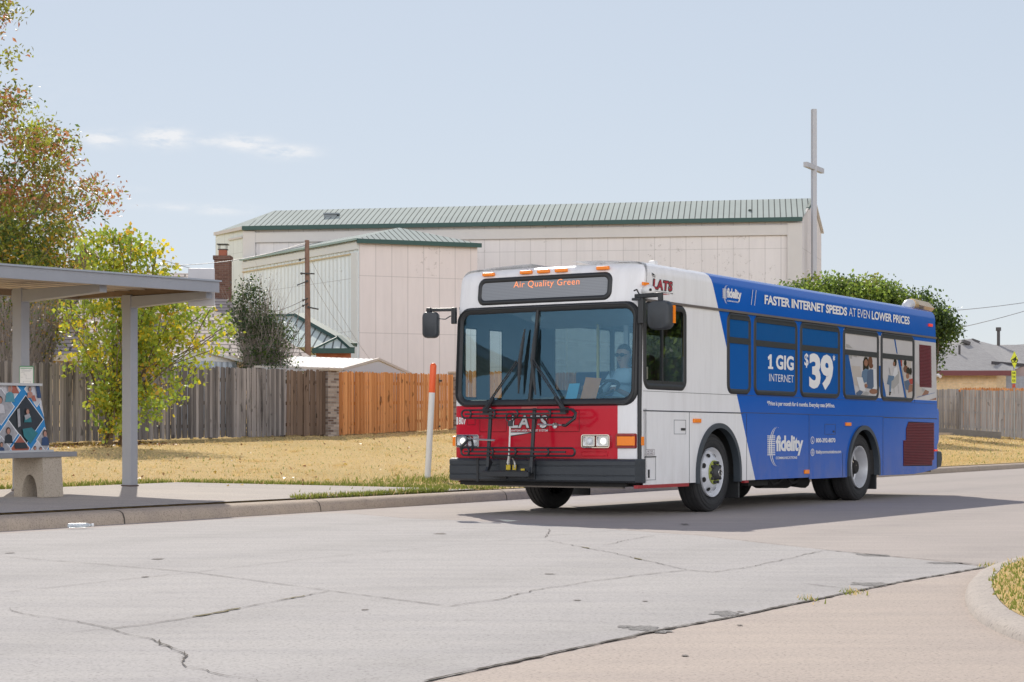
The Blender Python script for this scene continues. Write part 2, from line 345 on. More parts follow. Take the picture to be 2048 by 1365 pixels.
def panel_wall(name, col, pw, rows, line=.62, corr=0., peel=.5, hue=None, top=8.2):
    n = Nd(name); uv = n.new('ShaderNodeUVMap').outputs[0]; s = n.new('ShaderNodeSeparateXYZ', {0: uv})
    u, v = s.outputs[0], s.outputs[1]
    f = n.noise(.4, 5, .6, vec=uv); c = n.mix(f, tuple(x * .94 for x in col), tuple(x * 1.05 for x in col))
    if hue: c = n.mix(n.math('MULTIPLY', n.noise(.12, 2, .5, vec=uv), .8), c, hue)
    c = n.mix(1.0, c, n.ramp(n.noise(.9, 5, .7, vec=uv, stretch=(2.2, .25, 1)), [(.35, (.955, .955, .955)), (.6, (1.015, 1.015, 1.015))]), 'MULTIPLY')
    if pw:
        g = n.math('LESS_THAN', n.math('FRACT', n.math('DIVIDE', u, pw)), .05 / pw); c = n.mix(n.math('MULTIPLY', g, 1 - line), c, tuple(x * .45 for x in col))
    for r in rows:
        g = n.math('LESS_THAN', n.math('ABSOLUTE', n.math('SUBTRACT', v, r)), .02); c = n.mix(n.math('MULTIPLY', g, 1 - line), c, tuple(x * .4 for x in col))
    pm = n.math('MULTIPLY', n.math('GREATER_THAN', n.noise(3.0, 7, .8, vec=uv), .59), n.math('MULTIPLY', n.math('GREATER_THAN', n.noise(.35, 3, .6, vec=uv), .53), n.math('GREATER_THAN', v, top)))
    c = n.mix(n.math('MULTIPLY', pm, peel), c, tuple(x * y for x, y in zip(col, (.50, .48, .45))))
    if corr: n.bump(n.math('SINE', n.math('MULTIPLY', u, 2 * math.pi / corr)), .55, .06)
    return n.done(c, .8, spec=.25)
m_wall_long = panel_wall('church_panels', (.71, .68, .67), .86, [11.2, 4.8], .68, peel=.55, top=9.3); m_wall_wing = panel_wall('wing_panels', (.73, .66, .64), .86, [9.1, 6.2, 3.3, 2.4], .64, peel=.5, top=9.2)
m_wall_corr = panel_wall('corrugated_wall', (.74, .815, .84), 0, [9.0, 6.3, 3.4, 2.6], .6, .42, .6); m_wall_side = panel_wall('pale_green_wall', (.68, .735, .72), 1.1, [11.4, 8], .75, peel=.5)
m_trim = M('pale_trim', (.60, .58, .56), .8, .06, 1.5); m_greentrim = M('green_flashing', (.026, .075, .066), .55, .15, 3)
def metal_roof(name, col, sp):
    n = Nd(name); uv = n.new('ShaderNodeUVMap').outputs[0]; s = n.new('ShaderNodeSeparateXYZ', {0: uv})
    f = n.math('FRACT', n.math('DIVIDE', s.outputs[0], sp)); g = n.math('LESS_THAN', f, .20)
    c = n.mix(n.noise(.5, 4, .6, vec=uv), tuple(x * .88 for x in col), tuple(x * 1.1 for x in col)); c = n.mix(g, c, tuple(x * .28 for x in col))
    return n.done(c, .85, spec=.06)
m_metalroof = metal_roof('standing_seam_roof', (.43, .48, .45), .31); m_annexroof = metal_roof('annex_seam_roof', (.62, .70, .66), .36)
m_whitepaint = M('white_paint', (.74, .74, .73), .5, .05); m_whitesteel = M('white_steel', (.44, .45, .48), .5, .05, 3)
def picket_mat(name, c0, c1, knots=0., dark=.5, lo=.5):
    n = Nd(name); at_ = n.new('ShaderNodeAttribute', attribute_name='rnd').outputs['Fac']
    g = n.noise(7, 6, .7, stretch=(4, 4, .12)); st = n.noise(2.2, 5, .7, stretch=(2.2, 2.2, .22))
    c = n.mix(at_, c0, c1); c = n.mix(.8, c, n.ramp(g, [(.25, (lo,) * 3), (.7, (1.22, 1.22, 1.22))]), 'MULTIPLY')
    c = n.mix(n.ramp(st, [(.5, (0, 0, 0)), (.72, (dark,) * 3)]), c, tuple(x * .25 for x in c0))
    if knots: c = n.mix(n.ramp(n.noise(4.5, 2, .5, stretch=(1, 1, .6)), [(.66, (0, 0, 0)), (.70, (knots,) * 3)]), c, tuple(x * .25 for x in c0))
    n.bump(g, .5, .01); return n.done(c, .88, spec=.2)
m_greyfence = picket_mat('weathered_pickets', (.15, .135, .13), (.46, .415, .395), .6, .95); m_darkfence = picket_mat('brown_pickets', (.14, .095, .07), (.25, .175, .13), .9, .4)
m_newfence = picket_mat('cedar_pickets', (.44, .175, .06), (.74, .345, .14), .7, .12, .8); m_farfence = picket_mat('silver_pickets', (.34, .315, .30), (.48, .45, .43), .4, .5)

# ------------------------------------------------------------------ ground, road, lawn
def sheet(name, mat, us, vs, off=0.):
    me = MB(); P = [[put(u, v) for v in vs] for u in us]; nv = len(vs)
    me.add([(p.x, p.y, p.z + off) for r in P for p in r], [(i * nv + j, i * nv + j + 1, (i + 1) * nv + j + 1, (i + 1) * nv + j) for i in range(len(us) - 1) for j in range(nv - 1)])
    return me.build(name, mat, smooth=True)
us = [.3, .8, 1.5, 2.5, 4, 6, 8, 10, 12, 14, 16, 18, 20, 22, 25, 30, 40, 60, 90, 140, 220, 400, 800]
vs = [-800, -400, -200, -100, -60, -40, -30] + list(range(-20, 80, 4)) + [90, 120, 180, 300, 600, 1000]
tag(sheet('lawn', m_lawn, us, vs), kind='structure')
g = MB(); g.poly([(-1500, -1500, -.03), (1500, -1500, -.03), (1500, 1500, -.03), (-1500, 1500, -.03)]); tag(g.build('ground', m_lawn), kind='structure')

def crack(mb, pts, wd, mi, z=.009, jag=.35, seg=.06):   # an irregular dark strip lying on the road
    P = [G(*p).xy for p in pts]; L, Rr = [], []; q = []
    for a, b in zip(P, P[1:]):
        k = max(1, int((b - a).length / seg))
        q += [a.lerp(b, i / k) for i in range(k)]
    q.append(P[-1]); off = 0.
    for i, p in enumerate(q):
        d = (q[min(i + 1, len(q) - 1)] - q[max(i - 1, 0)]).normalized(); nn = Vector((-d.y, d.x))
        off = off * .7 + random.uniform(-1, 1) * seg * jag * .45; hw = wd * random.uniform(.12, .85) / 2
        if i in (0, len(q) - 1): hw *= .3
        c = p + nn * off; L.append(c + nn * hw); Rr.append(c - nn * hw)
    vs_ = [(p.x, p.y, z) for p in L] + [(p.x, p.y, z) for p in Rr]; n = len(L)
    mb.add(vs_, [(i, i + 1, n + i + 1, n + i) for i in range(n - 1)], mi)
rd = MB()
def KP(u, v): p = K0 + KN * u + KD * v; return (p.x, p.y)
rd.poly([(*KP(.12, -900), 0), (*KP(.12, 900), 0), (*KP(-60, 900), 0), (*KP(-60, -900), 0)][::-1], 0)
SEAM = [(850, 1366), (900, 1355), (1141, 1302), (1281, 1271), (1488.5, 1232), (1685, 1190), (1797, 1167), (1972, 1136.6)]
slab = [G(*p) for p in SEAM][::-1]
slab = [(p.x, p.y, .004) for p in slab] + [(-.9, 5.2, .004), (-3, 1, .004), (-14, -6, .004), (-18, 2, .004)] + [(*KP(-.35, -16), .004), (*KP(-.35, -11), .004), (*KP(-.3, -6), .004)]
slab += [(p.x, p.y, .004) for p in [G(697, 1028), G(813, 1038), G(900, 1041), G(1051, 1048), G(1236, 1061), G(1393, 1072), G(1520, 1087), G(1651, 1101), G(1819, 1118.6), G(1960, 1134)]]
rd.poly(slab, 1)
dv = [G(*p) for p in SEAM]                      # driveway apron on the near side of the dark seam
rd.poly([(p.x, p.y, .0022) for p in dv] + [(3.45, 12.9, .0022), (5, 13, .0022), (6, 3, .0022), (0, 2, .0022), (-.9, 5.2, .0022)], 2)
for pts in ([(0, 1114.7), (190, 1130), (387, 1147), (659, 1184), (900, 1215.8)],): crack(rd, pts, .014, 3, jag=.05)
crack(rd, [(0, 1188.5), (281, 1157.8), (387, 1147), (615, 1120), (900, 1093), (1051, 1077.7), (1214, 1063.7), (1300, 1057)], .010, 5, jag=.05)
crack(rd, [(697, 1028), (813, 1038), (900, 1041), (1051, 1048), (1236, 1061), (1393, 1072), (1520, 1087), (1651, 1101)], .016, 3, jag=.1)
crack(rd, [(1651, 1102), (1730, 1110), (1819, 1118.6), (1982, 1134)], .04, 3, jag=.25)
crack(rd, [(900, 1215.8), (1001, 1201), (1068, 1184), (1180, 1165), (1292, 1151), (1376, 1142), (1427, 1146.6), (1488, 1139), (1572, 1120), (1651, 1103)], .016, 3, jag=.5)
crack(rd, [(145, 1268), (290, 1252), (389, 1237), (479, 1219), (562, 1202), (659, 1184)], .014, 3, jag=.45)
crack(rd, [(389, 1237), (430, 1228), (479, 1219)], .05, 4, .0095, .5); crack(rd, [(558, 1203), (610, 1194)], .03, 4, .0095, .5)
crack(rd, [(17, 1219), (44, 1231), (145, 1246), (242, 1265), (316, 1283), (325, 1293), (347, 1300), (367, 1311), (369, 1325), (382, 1338), (435, 1351), (505, 1364), (620, 1395)], .010, 3, jag=.6)
crack(rd, [(316, 1283), (347, 1300), (367, 1311), (369, 1325), (358, 1328)], .014, 3, .0095, .6); crack(rd, [(17, 1219), (40, 1219)], .03, 3, .0095)
crack(rd, [(1096, 1083), (1169, 1097), (1225, 1108), (1281, 1121), (1348, 1135), (1376, 1142)], .012, 3, jag=.5); crack(rd, [(1270, 1118), (1284, 1122)], .05, 4, .0095); crack(rd, [(1165, 1096), (1182, 1100)], .04, 4, .0095)
crack(rd, [(1208, 1093), (1259, 1080.5), (1310, 1073)], .012, 3, jag=.5); crack(rd, [(1088, 1078), (1098, 1067), (1100, 1060)], .012, 3, jag=.5)
crack(rd, [(1610, 1170), (1690, 1179), (1730, 1180)], .016, 3, jag=.4); crack(rd, SEAM, .035, 3, jag=.12); crack(rd, SEAM, .02, 3, .0095, .5)
crack(rd, [(700, 1366), (860, 1350), (1010, 1334)], .006, 5, jag=.2); crack(rd, [(1972, 1136.6), (2048, 1122), (2200, 1100)], .03, 3, jag=.1)
crack(rd, [(1500, 1047), (1900, 1086), (2300, 1120)], .006, 5, jag=.05)
def blotch(px, py, rx, ry, mi, z):              # a broken or stained patch with a ragged edge
    c = G(px, py); pts = []
    k = FPX / c.y; sy = ry * c.y / (py - YH)
    for i in range(26):
        a = 2 * math.pi * i / 26; q = random.uniform(.6, 1.15); pts.append((c.x + rx / k * q * math.cos(a), c.y + sy * q * math.sin(a), z))
    rd.poly(pts, mi)
blotch(1282, 1259, 40, 6, 6, .0062); blotch(1318, 1265, 30, 4, 6, .0068); blotch(1250, 1256, 16, 3, 6, .0064); blotch(1338, 1259, 12, 2.5, 6, .0065); blotch(1452, 1229, 34, 6, 6, .0062); blotch(1740, 1170, 40, 4, 6, .0062); blotch(1755, 1172, 18, 4, 6, .0068); blotch(1745, 1112, 30, 3, 6, .0062); blotch(1890, 1128, 40, 2.2, 6, .0062)
for px, py, rx, ry in [(315, 1120, 14, 1.5), (1480, 1226, 8, 1.2), (1370, 1050, 9, 1.5), (1155, 1203, 9, 1.2), (290, 1156, 8, 1.5), (1480, 1253, 7, 1), (880, 1069, 14, 1.5), (1290, 1205, 6, 1), (730, 1222, 8, 1.2), (1370, 1314, 9, 1.6), (20, 1068 + 40, 9, 1), (1100, 1150, 12, 1)]: blotch(px, py, rx, ry, 5, .0066)
tag(rd.build('road', [m_road, m_slab, m_drive, m_crack, m_moss, m_joint, m_pot]), kind='structure')

# kerbs: a rounded profile swept along a line of ground points
def kerb(name, pts, mat, closed=False, h=.145, side=1, joints=(), wid=.31):
    prof = [(0, -.02), (.012, .06), (.035, .115), (.075, .14), (.13, .148), (wid, .15), (wid, -.02)]
    mb = MB(); P = [Vector(p[:2]) for p in pts]; n = len(prof); vs_ = []
    for i, p in enumerate(P):
        d = (P[min(i + 1, len(P) - 1)] - P[max(i - 1, 0)]).normalized(); nn = Vector((-d.y, d.x)) * side
        vs_ += [(p.x + nn.x * a, p.y + nn.y * a, b * h / .15) for a, b in prof]
    mb.add(vs_, [(i * n + k, i * n + k + 1, (i + 1) * n + k + 1, (i + 1) * n + k) for i in range(len(P) - 1) for k in range(n - 1)], 0)
    for j in joints:
        p = Vector(j); d = KD; nn = Vector((-d.y, d.x)) * side
        for a in (0,):
            ring_ = [(p.x + nn.x * x - d.x * .003 - nn.x * .003, p.y + nn.y * x - d.y * .003 - nn.y * .003, z * h / .15 + .003) for x, z in prof[:-1]]
            ring2 = [(p.x + nn.x * x + d.x * (.008 + random.uniform(0, .016)) - nn.x * .003, p.y + nn.y * x + d.y * .014 - nn.y * .003, z * h / .15 + .003) for x, z in prof[:-1]]
            m_ = len(ring_); mb.add(ring_ + ring2, [(k, k + 1, m_ + k + 1, m_ + k) for k in range(m_ - 1)], 1)
    return tag(mb.build(name, [mat, m_crack], smooth=True, angle=50), kind='structure')
kj = []
for px, py in [(272, 1049), (620, 1023.5), (1013, 1001), (1903, 942), (2033, 935)]:
    p = G(px, py).xy - K0; kj.append(KP(.0, p.dot(KD)))
kerb('road_kerb', [KP(.0, v) for v in list(np.arange(-40, 120, 1.2))], m_kerb, joints=kj)
isl = [(9.5, 25.0), (6.5, 19.2), (4.6, 15.4), (3.75, 13.6), (3.22, 12.55), (2.885, 11.61), (2.60, 10.6), (2.38, 9.58), (2.29, 8.88), (2.28, 8.2), (2.38, 7.4), (2.7, 6.4), (3.5, 5), (6, 3)]
# smooth the island outline
def chaikin(p, k=2):
    for _ in range(k):
        q = [p[0]]
        for a, b in zip(p, p[1:]): q += [(a[0] * .75 + b[0] * .25, a[1] * .75 + b[1] * .25), (a[0] * .25 + b[0] * .75, a[1] * .25 + b[1] * .75)]
        p = q + [p[-1]]
    return p
ISL = chaikin(isl)
kerb('island_kerb', ISL, m_kerb_clean, h=.062, wid=.16)
im = MB(); inner = []
for i, p in enumerate(ISL):
    a, b = Vector(ISL[max(i - 1, 0)]), Vector(ISL[min(i + 1, len(ISL) - 1)]); d = (b - a).normalized(); inner.append((p[0] - d.y * .165, p[1] + d.x * .155, .061))
im.poly(inner + [(30, 3, .061), (30, 25, .061)]); tag(im.build('island_lawn', m_lawn), kind='structure')
# concrete pad of the bus stop, 4 mm over the lawn it lies in
pm_ = MB(); ve = []
vv = list(np.arange(-16, -3.2, .8)) + [-3.2]
ux = [.31, .9, 1.6, 2.4, 3.2, 4.0]
for u in ux:
    ve.append([put(u, v + (0 if v > -16 else 0)) for v in vv])
# right end is cut obliquely: it comes nearest the kerb farther along
for i, u in enumerate(ux):
    q = put(u, -3.2 + (4.0 - u) * .62 - .2); ve[i][-1] = q
nv = len(vv); pm_.add([(p.x, p.y, p.z + .012) for r in ve for p in r], [(i * nv + j, i * nv + j + 1, (i + 1) * nv + j + 1, (i + 1) * nv + j) for i in range(len(ux) - 1) for j in range(nv - 1)])
tag(pm_.build('bus_stop_pad', m_pad), kind='structure')

# grass blades over the parts of the lawn one sees
def blades(name, uvs, mats, hmin, hmax, label, wd=.012):
    n = len(uvs); P = np.array([put(u, v)[:] for u, v in uvs]); h = rng.uniform(hmin, hmax, n); a = rng.uniform(0, 2 * np.pi, n)
    lean = rng.uniform(.2, 1.0, n) * h; la = rng.uniform(0, 2 * np.pi, n)
    dx = np.stack([np.cos(a) * wd, np.sin(a) * wd, 0 * a], 1) * (.6 + .8 * rng.random((n, 1)))
    tip = P + np.stack([np.cos(la) * lean, np.sin(la) * lean, h], 1)
    V = np.empty((n * 3, 3)); V[0::3] = P - dx; V[1::3] = P + dx; V[2::3] = tip; V[0::3, 2] -= .01; V[1::3, 2] -= .01
    return rawmesh(name, V, 3, mats, rng.choice(len(mats), n, p=[.9, .1] if len(mats) == 2 else None))
def rawmesh(name, V, k, mats, mi, parent=None, rnd=None):
    n = len(V) // k; me = bpy.data.meshes.new(name); me.vertices.add(len(V)); me.vertices.foreach_set('co', V.astype(np.float32).ravel())
    me.loops.add(n * k); me.loops.foreach_set('vertex_index', np.arange(n * k, dtype=np.int32)); me.polygons.add(n)
    me.polygons.foreach_set('loop_start', np.arange(0, n * k, k, dtype=np.int32))
    for m in mats: me.materials.append(m)
    me.polygons.foreach_set('material_index', np.asarray(mi, dtype=np.int32)); me.update(calc_edges=True)
    o = bpy.data.objects.new(name, me); COL.objects.link(o)
    if parent: o.parent = parent
    return o
def on_pad(u, v): return u < 4.05 and v < -3.2 + (4.0 - u) * .62 - .15
cand = []
while len(cand) < 75000:
    v = random.uniform(-14, 34); u = random.uniform(.33, 16.5)
    if on_pad(u, v): continue
    cand.append((u, v))
tag(blades('dry_grass', cand, [m_straw, m_green], .012, .036, ''), kind='stuff')
tc_ = [(random.uniform(.5, 16), random.uniform(-13, 32)) for _ in range(700)]; cand = []
for u0, v0 in tc_:
    if on_pad(u0, v0): continue
    k = random.uniform(.05, .28)
    for _ in range(int(random.uniform(8, 34))):
        u, v = random.gauss(u0, k * .5), random.gauss(v0, k)
        if u > .35 and not on_pad(u, v): cand.append((u, v))
tag(blades('grass_tufts', cand, [m_straw, m_green], .03, .075, ''), kind='stuff')
cand = [(random.uniform(.35, 10), random.uniform(18, 70)) for _ in range(26000)]
tag(blades('far_dry_grass', cand, [m_straw, m_green], .03, .07, '', .02), kind='stuff')
cand = []
for _ in range(11000):                           # greener rims: beside the pad, along the kerb, and on the lawn's green streaks
    r = random.random()
    if r < .35: u = 4.05 + abs(random.gauss(0, .16)); v = random.uniform(-14, -3.4)
    elif r < .55: u = random.uniform(.32, 4.1); v = -3.2 + (4 - u) * .62 - .12 + abs(random.gauss(0, .25))
    elif r < .68: u = random.uniform(.30, .42); v = random.uniform(-5.6, -2.0)
    elif r < .85: u = .33 + abs(random.gauss(0, .35)); v = random.choice((random.gauss(-1.2, .7), random.gauss(3.5, .8), random.gauss(6.5, .6)))
    else: u = random.gauss(2.2, .5); v = random.gauss(1.5, 1.5)
    if u < .3: continue
    cand.append((u, v))
tag(blades('green_grass', cand, [m_green, m_straw], .03, .085, ''), kind='stuff')
def blades_xy(name, pts, mats, p, h0, h1, z, wd=.008):
    n = len(pts); P = np.array([(x, y, z) for x, y in pts]); h = rng.uniform(h0, h1, n); a = rng.uniform(0, 2 * np.pi, n); la = rng.uniform(0, 2 * np.pi, n); lean = rng.uniform(.2, .9, n) * h
    dx = np.stack([np.cos(a), np.sin(a), 0 * a], 1) * wd; V = np.empty((n * 3, 3)); V[0::3] = P - dx; V[1::3] = P + dx; V[2::3] = P + np.stack([np.cos(la) * lean, np.sin(la) * lean, h], 1)
    return tag(rawmesh(name, V, 3, mats, rng.choice(len(mats), n, p=p)), kind='stuff')
ii = []
poly = [(p[0], p[1]) for p in inner]
while len(ii) < 16000:
    x, y = random.uniform(2.4, 4.8), random.uniform(7.2, 14)
    j = min(range(len(poly)), key=lambda q: abs(poly[q][1] - y))
    if x > poly[j][0] + .0: ii.append((x, y))
blades_xy('island_grass', ii, [m_straw, m_green], [.38, .62], .012, .035, .059)
ss = []
for px, py, sp in [(1620, 1204, 9), (1712, 1187, 8), (1700, 1190, 10), (1975, 1137, 9), (1990, 1135, 8)]:
    c = G(px, py)
    for _ in range(22): ss.append((c.x + random.gauss(0, .03), c.y + random.gauss(0, .1)))
blades_xy('seam_weeds', ss, [m_green, m_straw], [.7, .3], .015, .04, .006, .005)
# fallen leaves
m_l1, m_l2, m_l3 = leaf_mat('fallen_yellow', (.45, .30, .03)), leaf_mat('fallen_brown', (.22, .11, .05)), leaf_mat('fallen_tan', (.38, .25, .13))
def litter(name, uvs, size):
    n = len(uvs); P = np.array([put(u, v)[:] for u, v in uvs]) + np.array([0, 0, .02]); N = rng.normal(size=(n, 3)) * .35 + [0, 0, 1]; N /= np.linalg.norm(N, axis=1, keepdims=True)
    A = np.cross(N, rng.normal(size=(n, 3))); A /= np.linalg.norm(A, axis=1, keepdims=True); B = np.cross(N, A); s = size * rng.uniform(.5, 1.2, (n, 1))
    V = np.empty((n * 4, 3)); V[0::4] = P - A * s; V[1::4] = P - B * s * .6; V[2::4] = P + A * s; V[3::4] = P + B * s * .6 + [0, 0, .02]
    return tag(rawmesh(name, V, 4, [m_l1, m_l2, m_l3], rng.choice(3, n, p=[.25, .4, .35])), kind='stuff')
litter('fallen_leaves', [(15.4 - abs(random.gauss(0, .7)), random.uniform(-4, 9)) for _ in range(2200)] + [(random.uniform(2, 15), random.uniform(-5, 28)) for _ in range(420)] + [(random.uniform(5.6, 8.0), random.uniform(42, 72)) for _ in range(900)], .042)
# ------------------------------------------------------------------ buildings far behind
def up(p, z): return (p[0], p[1], z)
ch = empty('church', (0, 103, 1.6)); ch.location = (0, 103, 1.6)
tag(ch, 'large pale panelled church hall with a green metal roof behind the bus', 'church')
CO = Vector((0, 103, 1.6))
class CB(MB):                                    # builds in world coordinates, stored relative to the thing's base
    def __init__(s, o): super().__init__(); s.o = Vector(o)
    def build(s, *a, **k):
        s.v = [tuple(Vector(v) - s.o) for v in s.v]; return super().build(*a, **k)
ze = 12.74; RR = Vector((15.8, 100.)); LL = Vector((-15.2, 104.1)); L2 = Vector((-17.25, 106.9)); R2 = Vector((18.0, 106.9)); BL = Vector((-14.5, 113.5))
rg_r = Vector((16.9, 103.45, 14.3)); rg_l = Vector((-13.9, 107.5, 14.1))
c = CB(CO); c.wall(up(LL, 0), up(RR, 0), 0, ze, 0); c.build('wall', m_wall_long, ch)['label'] = 'long panelled wall with peeling paint'
c = CB(CO); c.wall(up(RR, 0), up(R2, 0), 0, ze, 0); c.add([(*RR, ze), (*R2, ze), tuple(rg_r)], [(0, 1, 2)], 0, [(0, ze), (7.2, ze), (3.6, 14.3)])
c.wall(up(R2, 0), up(BL, 0), 0, ze); c.build('wall', m_wall_long, ch)
c = CB(CO); c.wall(up(L2, 0), up(LL, 0), 0, ze); c.wall(up(BL, 0), up(L2, 0), 0, ze); c.build('wall', m_wall_side, ch)
dF = (RR - LL).normalized(); nF = Vector((dF.y, -dF.x)); ov = .25
c = CB(CO)
e0, e1 = LL + nF * ov, RR + nF * ov
c.face_uv([(*e0, ze + .06), (*e1, ze + .06), tuple(rg_r + Vector((.1, 0, .06))), tuple(rg_l + Vector((0, 0, .06)))])
c.face_uv([(*(L2 + Vector((-.05, -.05))), ze + .06), (*e0, ze + .06), tuple(rg_l + Vector((0, 0, .06)))])
c.face_uv([(*R2, ze + .06), (*BL, ze + .06), tuple(rg_l + Vector((0, 0, .06))), tuple(rg_r + Vector((.1, 0, .06)))]); c.face_uv([(*BL, ze + .06), (*(L2 + Vector((-.05, -.05))), ze + .06), tuple(rg_l + Vector((0, 0, .06)))])
rf = c.build('roof', m_metalroof, ch)
c = CB(CO); c.bar((*(LL + nF * (ov + .06)), ze - .03), (*(RR + nF * (ov + .06)), ze - .0), .12, .23)
gq = rg_r + Vector((.12, 0, .08)); c.bar(gq, gq.lerp(Vector((*RR, ze + .1)), .55), .14, .16)
c.build('fascia', m_greentrim, ch); c = CB(CO); c.bar(rg_r + Vector((.12, .05, .04)), Vector((*R2, ze + .05)) + Vector((.08, 0, 0)), .14, .10); c.build('coping', m_trim, ch); c = CB(CO); c.bar(gq.lerp(Vector((*RR, ze + .1)), .55), Vector((*RR, ze + .05)), .10, .10); c.build('coping', m_trim, ch)
c = CB(CO)                                        # pale frieze, corner pilasters standing proud of the wall
c.bar((*(LL + nF * .08 + dF * .7), ze - .55), (*(RR + nF * .08 - dF * .8), ze - .55), .12, .55)
for p, q in ((RR - dF * .4, .8), (LL + dF * .35, .7)):
    c.box((*(p + nF * .09), ze / 2), (q, .16, ze - .36), rz=math.atan2(dF.y, dF.x))
c.bar((*(L2 + Vector((-.06, -.06))), ze - .02), (*(LL + nF * (ov + .03)), ze - .02), .10, .18)
c.bar((*(L2 * 1.0 + (LL - L2) * .5 + Vector((-.05, -.05))), ze - .5), (*(L2 + (LL - L2) * .98 + Vector((-.05, -.05))), ze - .5), .08, .1)
c.build('trim', m_trim, ch)
c = CB(CO); p = at(662, 437, 105.5); c.box((p.x, p.y, p.z), (.75, .8, .35)); c.box((p.x + .05, p.y, p.z + .22), (.9, .95, .08)); rv = c.build('roof_vent', M('vent_grey', (.2, .23, .25), .5), rf)
c = CB(CO); p = at(1500, 432, 101.6); c.tube([(p.x, p.y, p.z - .3), (p.x, p.y, p.z + .35)], .09); c.tube([(p.x, p.y, p.z - .3), (p.x, p.y, p.z - .1)], .2); c.build('roof_vent', M('pipe_dark', (.05, .07, .06), .6), rf)
c = CB(CO); a = at(641, 452, 103.9); b = at(641, 490, 103.9)
for dx in (-.11, .11): c.tube([a + Vector((dx, 0, 0)), b + Vector((dx, 0, 0))], .025, 5)
for i in range(7): q = a.lerp(b, i / 6.5); c.tube([q + Vector((-.11, 0, 0)), q + Vector((.11, 0, 0))], .02, 4)
c.build('ladder', m_whitesteel, ch)
# front wing of the church
zc = 10.89; C_ = Vector((-7.75, 93.1)); Lw = Vector((-15.2, 104.0)); Rw = Vector((-1.8, 95.5)); apx = Vector((-5.89, 95.95, 11.85)); apb = Vector((-12.2, 105.2, 11.85)); Rb = Vector((-7.5, 105.))
c = CB(CO); c.wall(up(C_, 0), up(Rw, 0), 0, zc); c.wall(up(Rw, 0), up(Rb, 0), 0, zc); w_ = c.build('wall', m_wall_wing, ch); w_['label'] = 'blank pinkish end wall of the front wing'
c = CB(CO); c.wall(up(Lw, 0), up(C_, 0), 0, zc); c.build('wall', m_wall_corr, ch)['label'] = 'corrugated pale green side wall of the front wing'
c = CB(CO); z = zc + .05
dl = (C_ - Lw).normalized(); nl = Vector((dl.y, -dl.x)); df = (Rw - C_).normalized(); nf_ = Vector((df.y, -df.x)); cc = C_ + nl * .2 + nf_ * .2
c.face_uv([(*cc, z), (*(Rw + nf_ * .2 + df * .15), z), tuple(apx)]); c.face_uv([(*(Lw + nl * .2), z), (*cc, z), tuple(apx), tuple(apb)]); c.face_uv([(*(Rw + nf_ * .2 + df * .15), z), (*Rb, z), tuple(apb), tuple(apx)])
c.build('roof', m_metalroof, ch)
c = CB(CO); c.bar((*cc, zc - .06), (*(Rw + nf_ * .2 + df * .15), zc - .03), .12, .22); c.build('fascia', m_greentrim, ch); c = CB(CO); c.bar((*(Lw + nl * .2), zc + .03), (*cc, zc + .03), .12, .10); c.build('fascia', M('pale_green_flashing', (.30, .40, .37), .6), ch)
c = CB(CO); c.bar((*(Lw + nl * .06), zc - .28), (*(C_ + nl * .06), zc - .28), .1, .36); c.box((*(C_ + nl * .06 - dl * .35), zc / 2 - .3), (.6, .1, zc - .6), rz=math.atan2(dl.y, dl.x)); c.bar((*(Lw + nl * .07), zc - 1.25 + .6), (*(C_ + nl * .07 - dl * .7), zc - 1.25 + .6), .06, .07, 1)
c.build('trim', [M('wing_trim', (.64, .66, .65), .8, .05), M('wing_ochre', (.55, .46, .30), .8)], ch)
# steel cross in front of the gable
cr = empty('steel_cross', (16.6, 101, 1.6)); tag(cr, 'tall thin pale steel cross rising beside the church gable', 'cross')
c = CB((16.6, 101, 1.6)); zt = at(1630, 219, 101).z; c.box((16.6, 101, (zt + 1.6) / 2), (.24, .24, zt - 1.6), rz=.32); c.build('pole', m_whitesteel, cr)
c = CB((16.6, 101, 1.6)); zb = at(1628, 336, 101).z; c.bar((16.6 - .68, 101 - 1.3, zb), (16.6 + .68, 101 + 1.3, zb), .22, .26); c.build('crossbar', m_whitesteel, cr)

# brick annex with a green seam roof, in front of the wing
ax = empty('brick_annex', tuple(at(640, 760, 80))); ax.location.z = 1.5; tag(ax, 'low red brick annex under a green hipped metal roof behind the utility pole', 'building')
AO = ax.location.copy(); Z0 = 80
E1, E0, PK = at(703, 694, 80), at(560, 700, 80.5), at(598, 634, 83.5); E0.z = E1.z; PR = at(520, 634, 84); PR.z = PK.z
BR = E1 + Vector((-1.4, 8, 0)); B0 = E0 + Vector((0, 8, 0))
c = CB(AO); c.face_uv([E0, E1, PK, PR]); c.face_uv([E1, BR, PK]); c.face_uv([BR, B0, PR, PK])
# small front gablet
g0, g1, gp = at(629, 700, 79.4), at(705, 697, 79.4), at(678, 676, 80.4); g1.z = g0.z
c.face_uv([g0, g1, gp]); rfa = c.build('roof', m_annexroof, ax)
c = CB(AO); c.bar(PK + Vector((0, -.1, .08)), E1 + Vector((0.05, -.1, .08)), .5, .16); c.bar(gp + Vector((0, -.06, .05)), g1 + Vector((0, -.06, .05)), .24, .12); c.bar(gp + Vector((0, -.06, .05)), g0 + Vector((0, -.06, .05)), .1, .08); c.bar(g0 + Vector((-.1, -.08, -.05)), g1 + Vector((.1, -.08, -.05)), .1, .22); c.bar(PK + Vector((0, 0, .08)), PR + Vector((0, 0, .08)), .2, .12); c.build('fascia', m_greentrim, ax)
c = CB(AO); c.wall(at(632, 700, 79.6), at(702, 700, 79.6), 1.2, g0.z - .08); c.wall(at(702, 700, 79.6), BR, 1.2, g0.z - .08); c.build('wall', m_redbrick, ax)

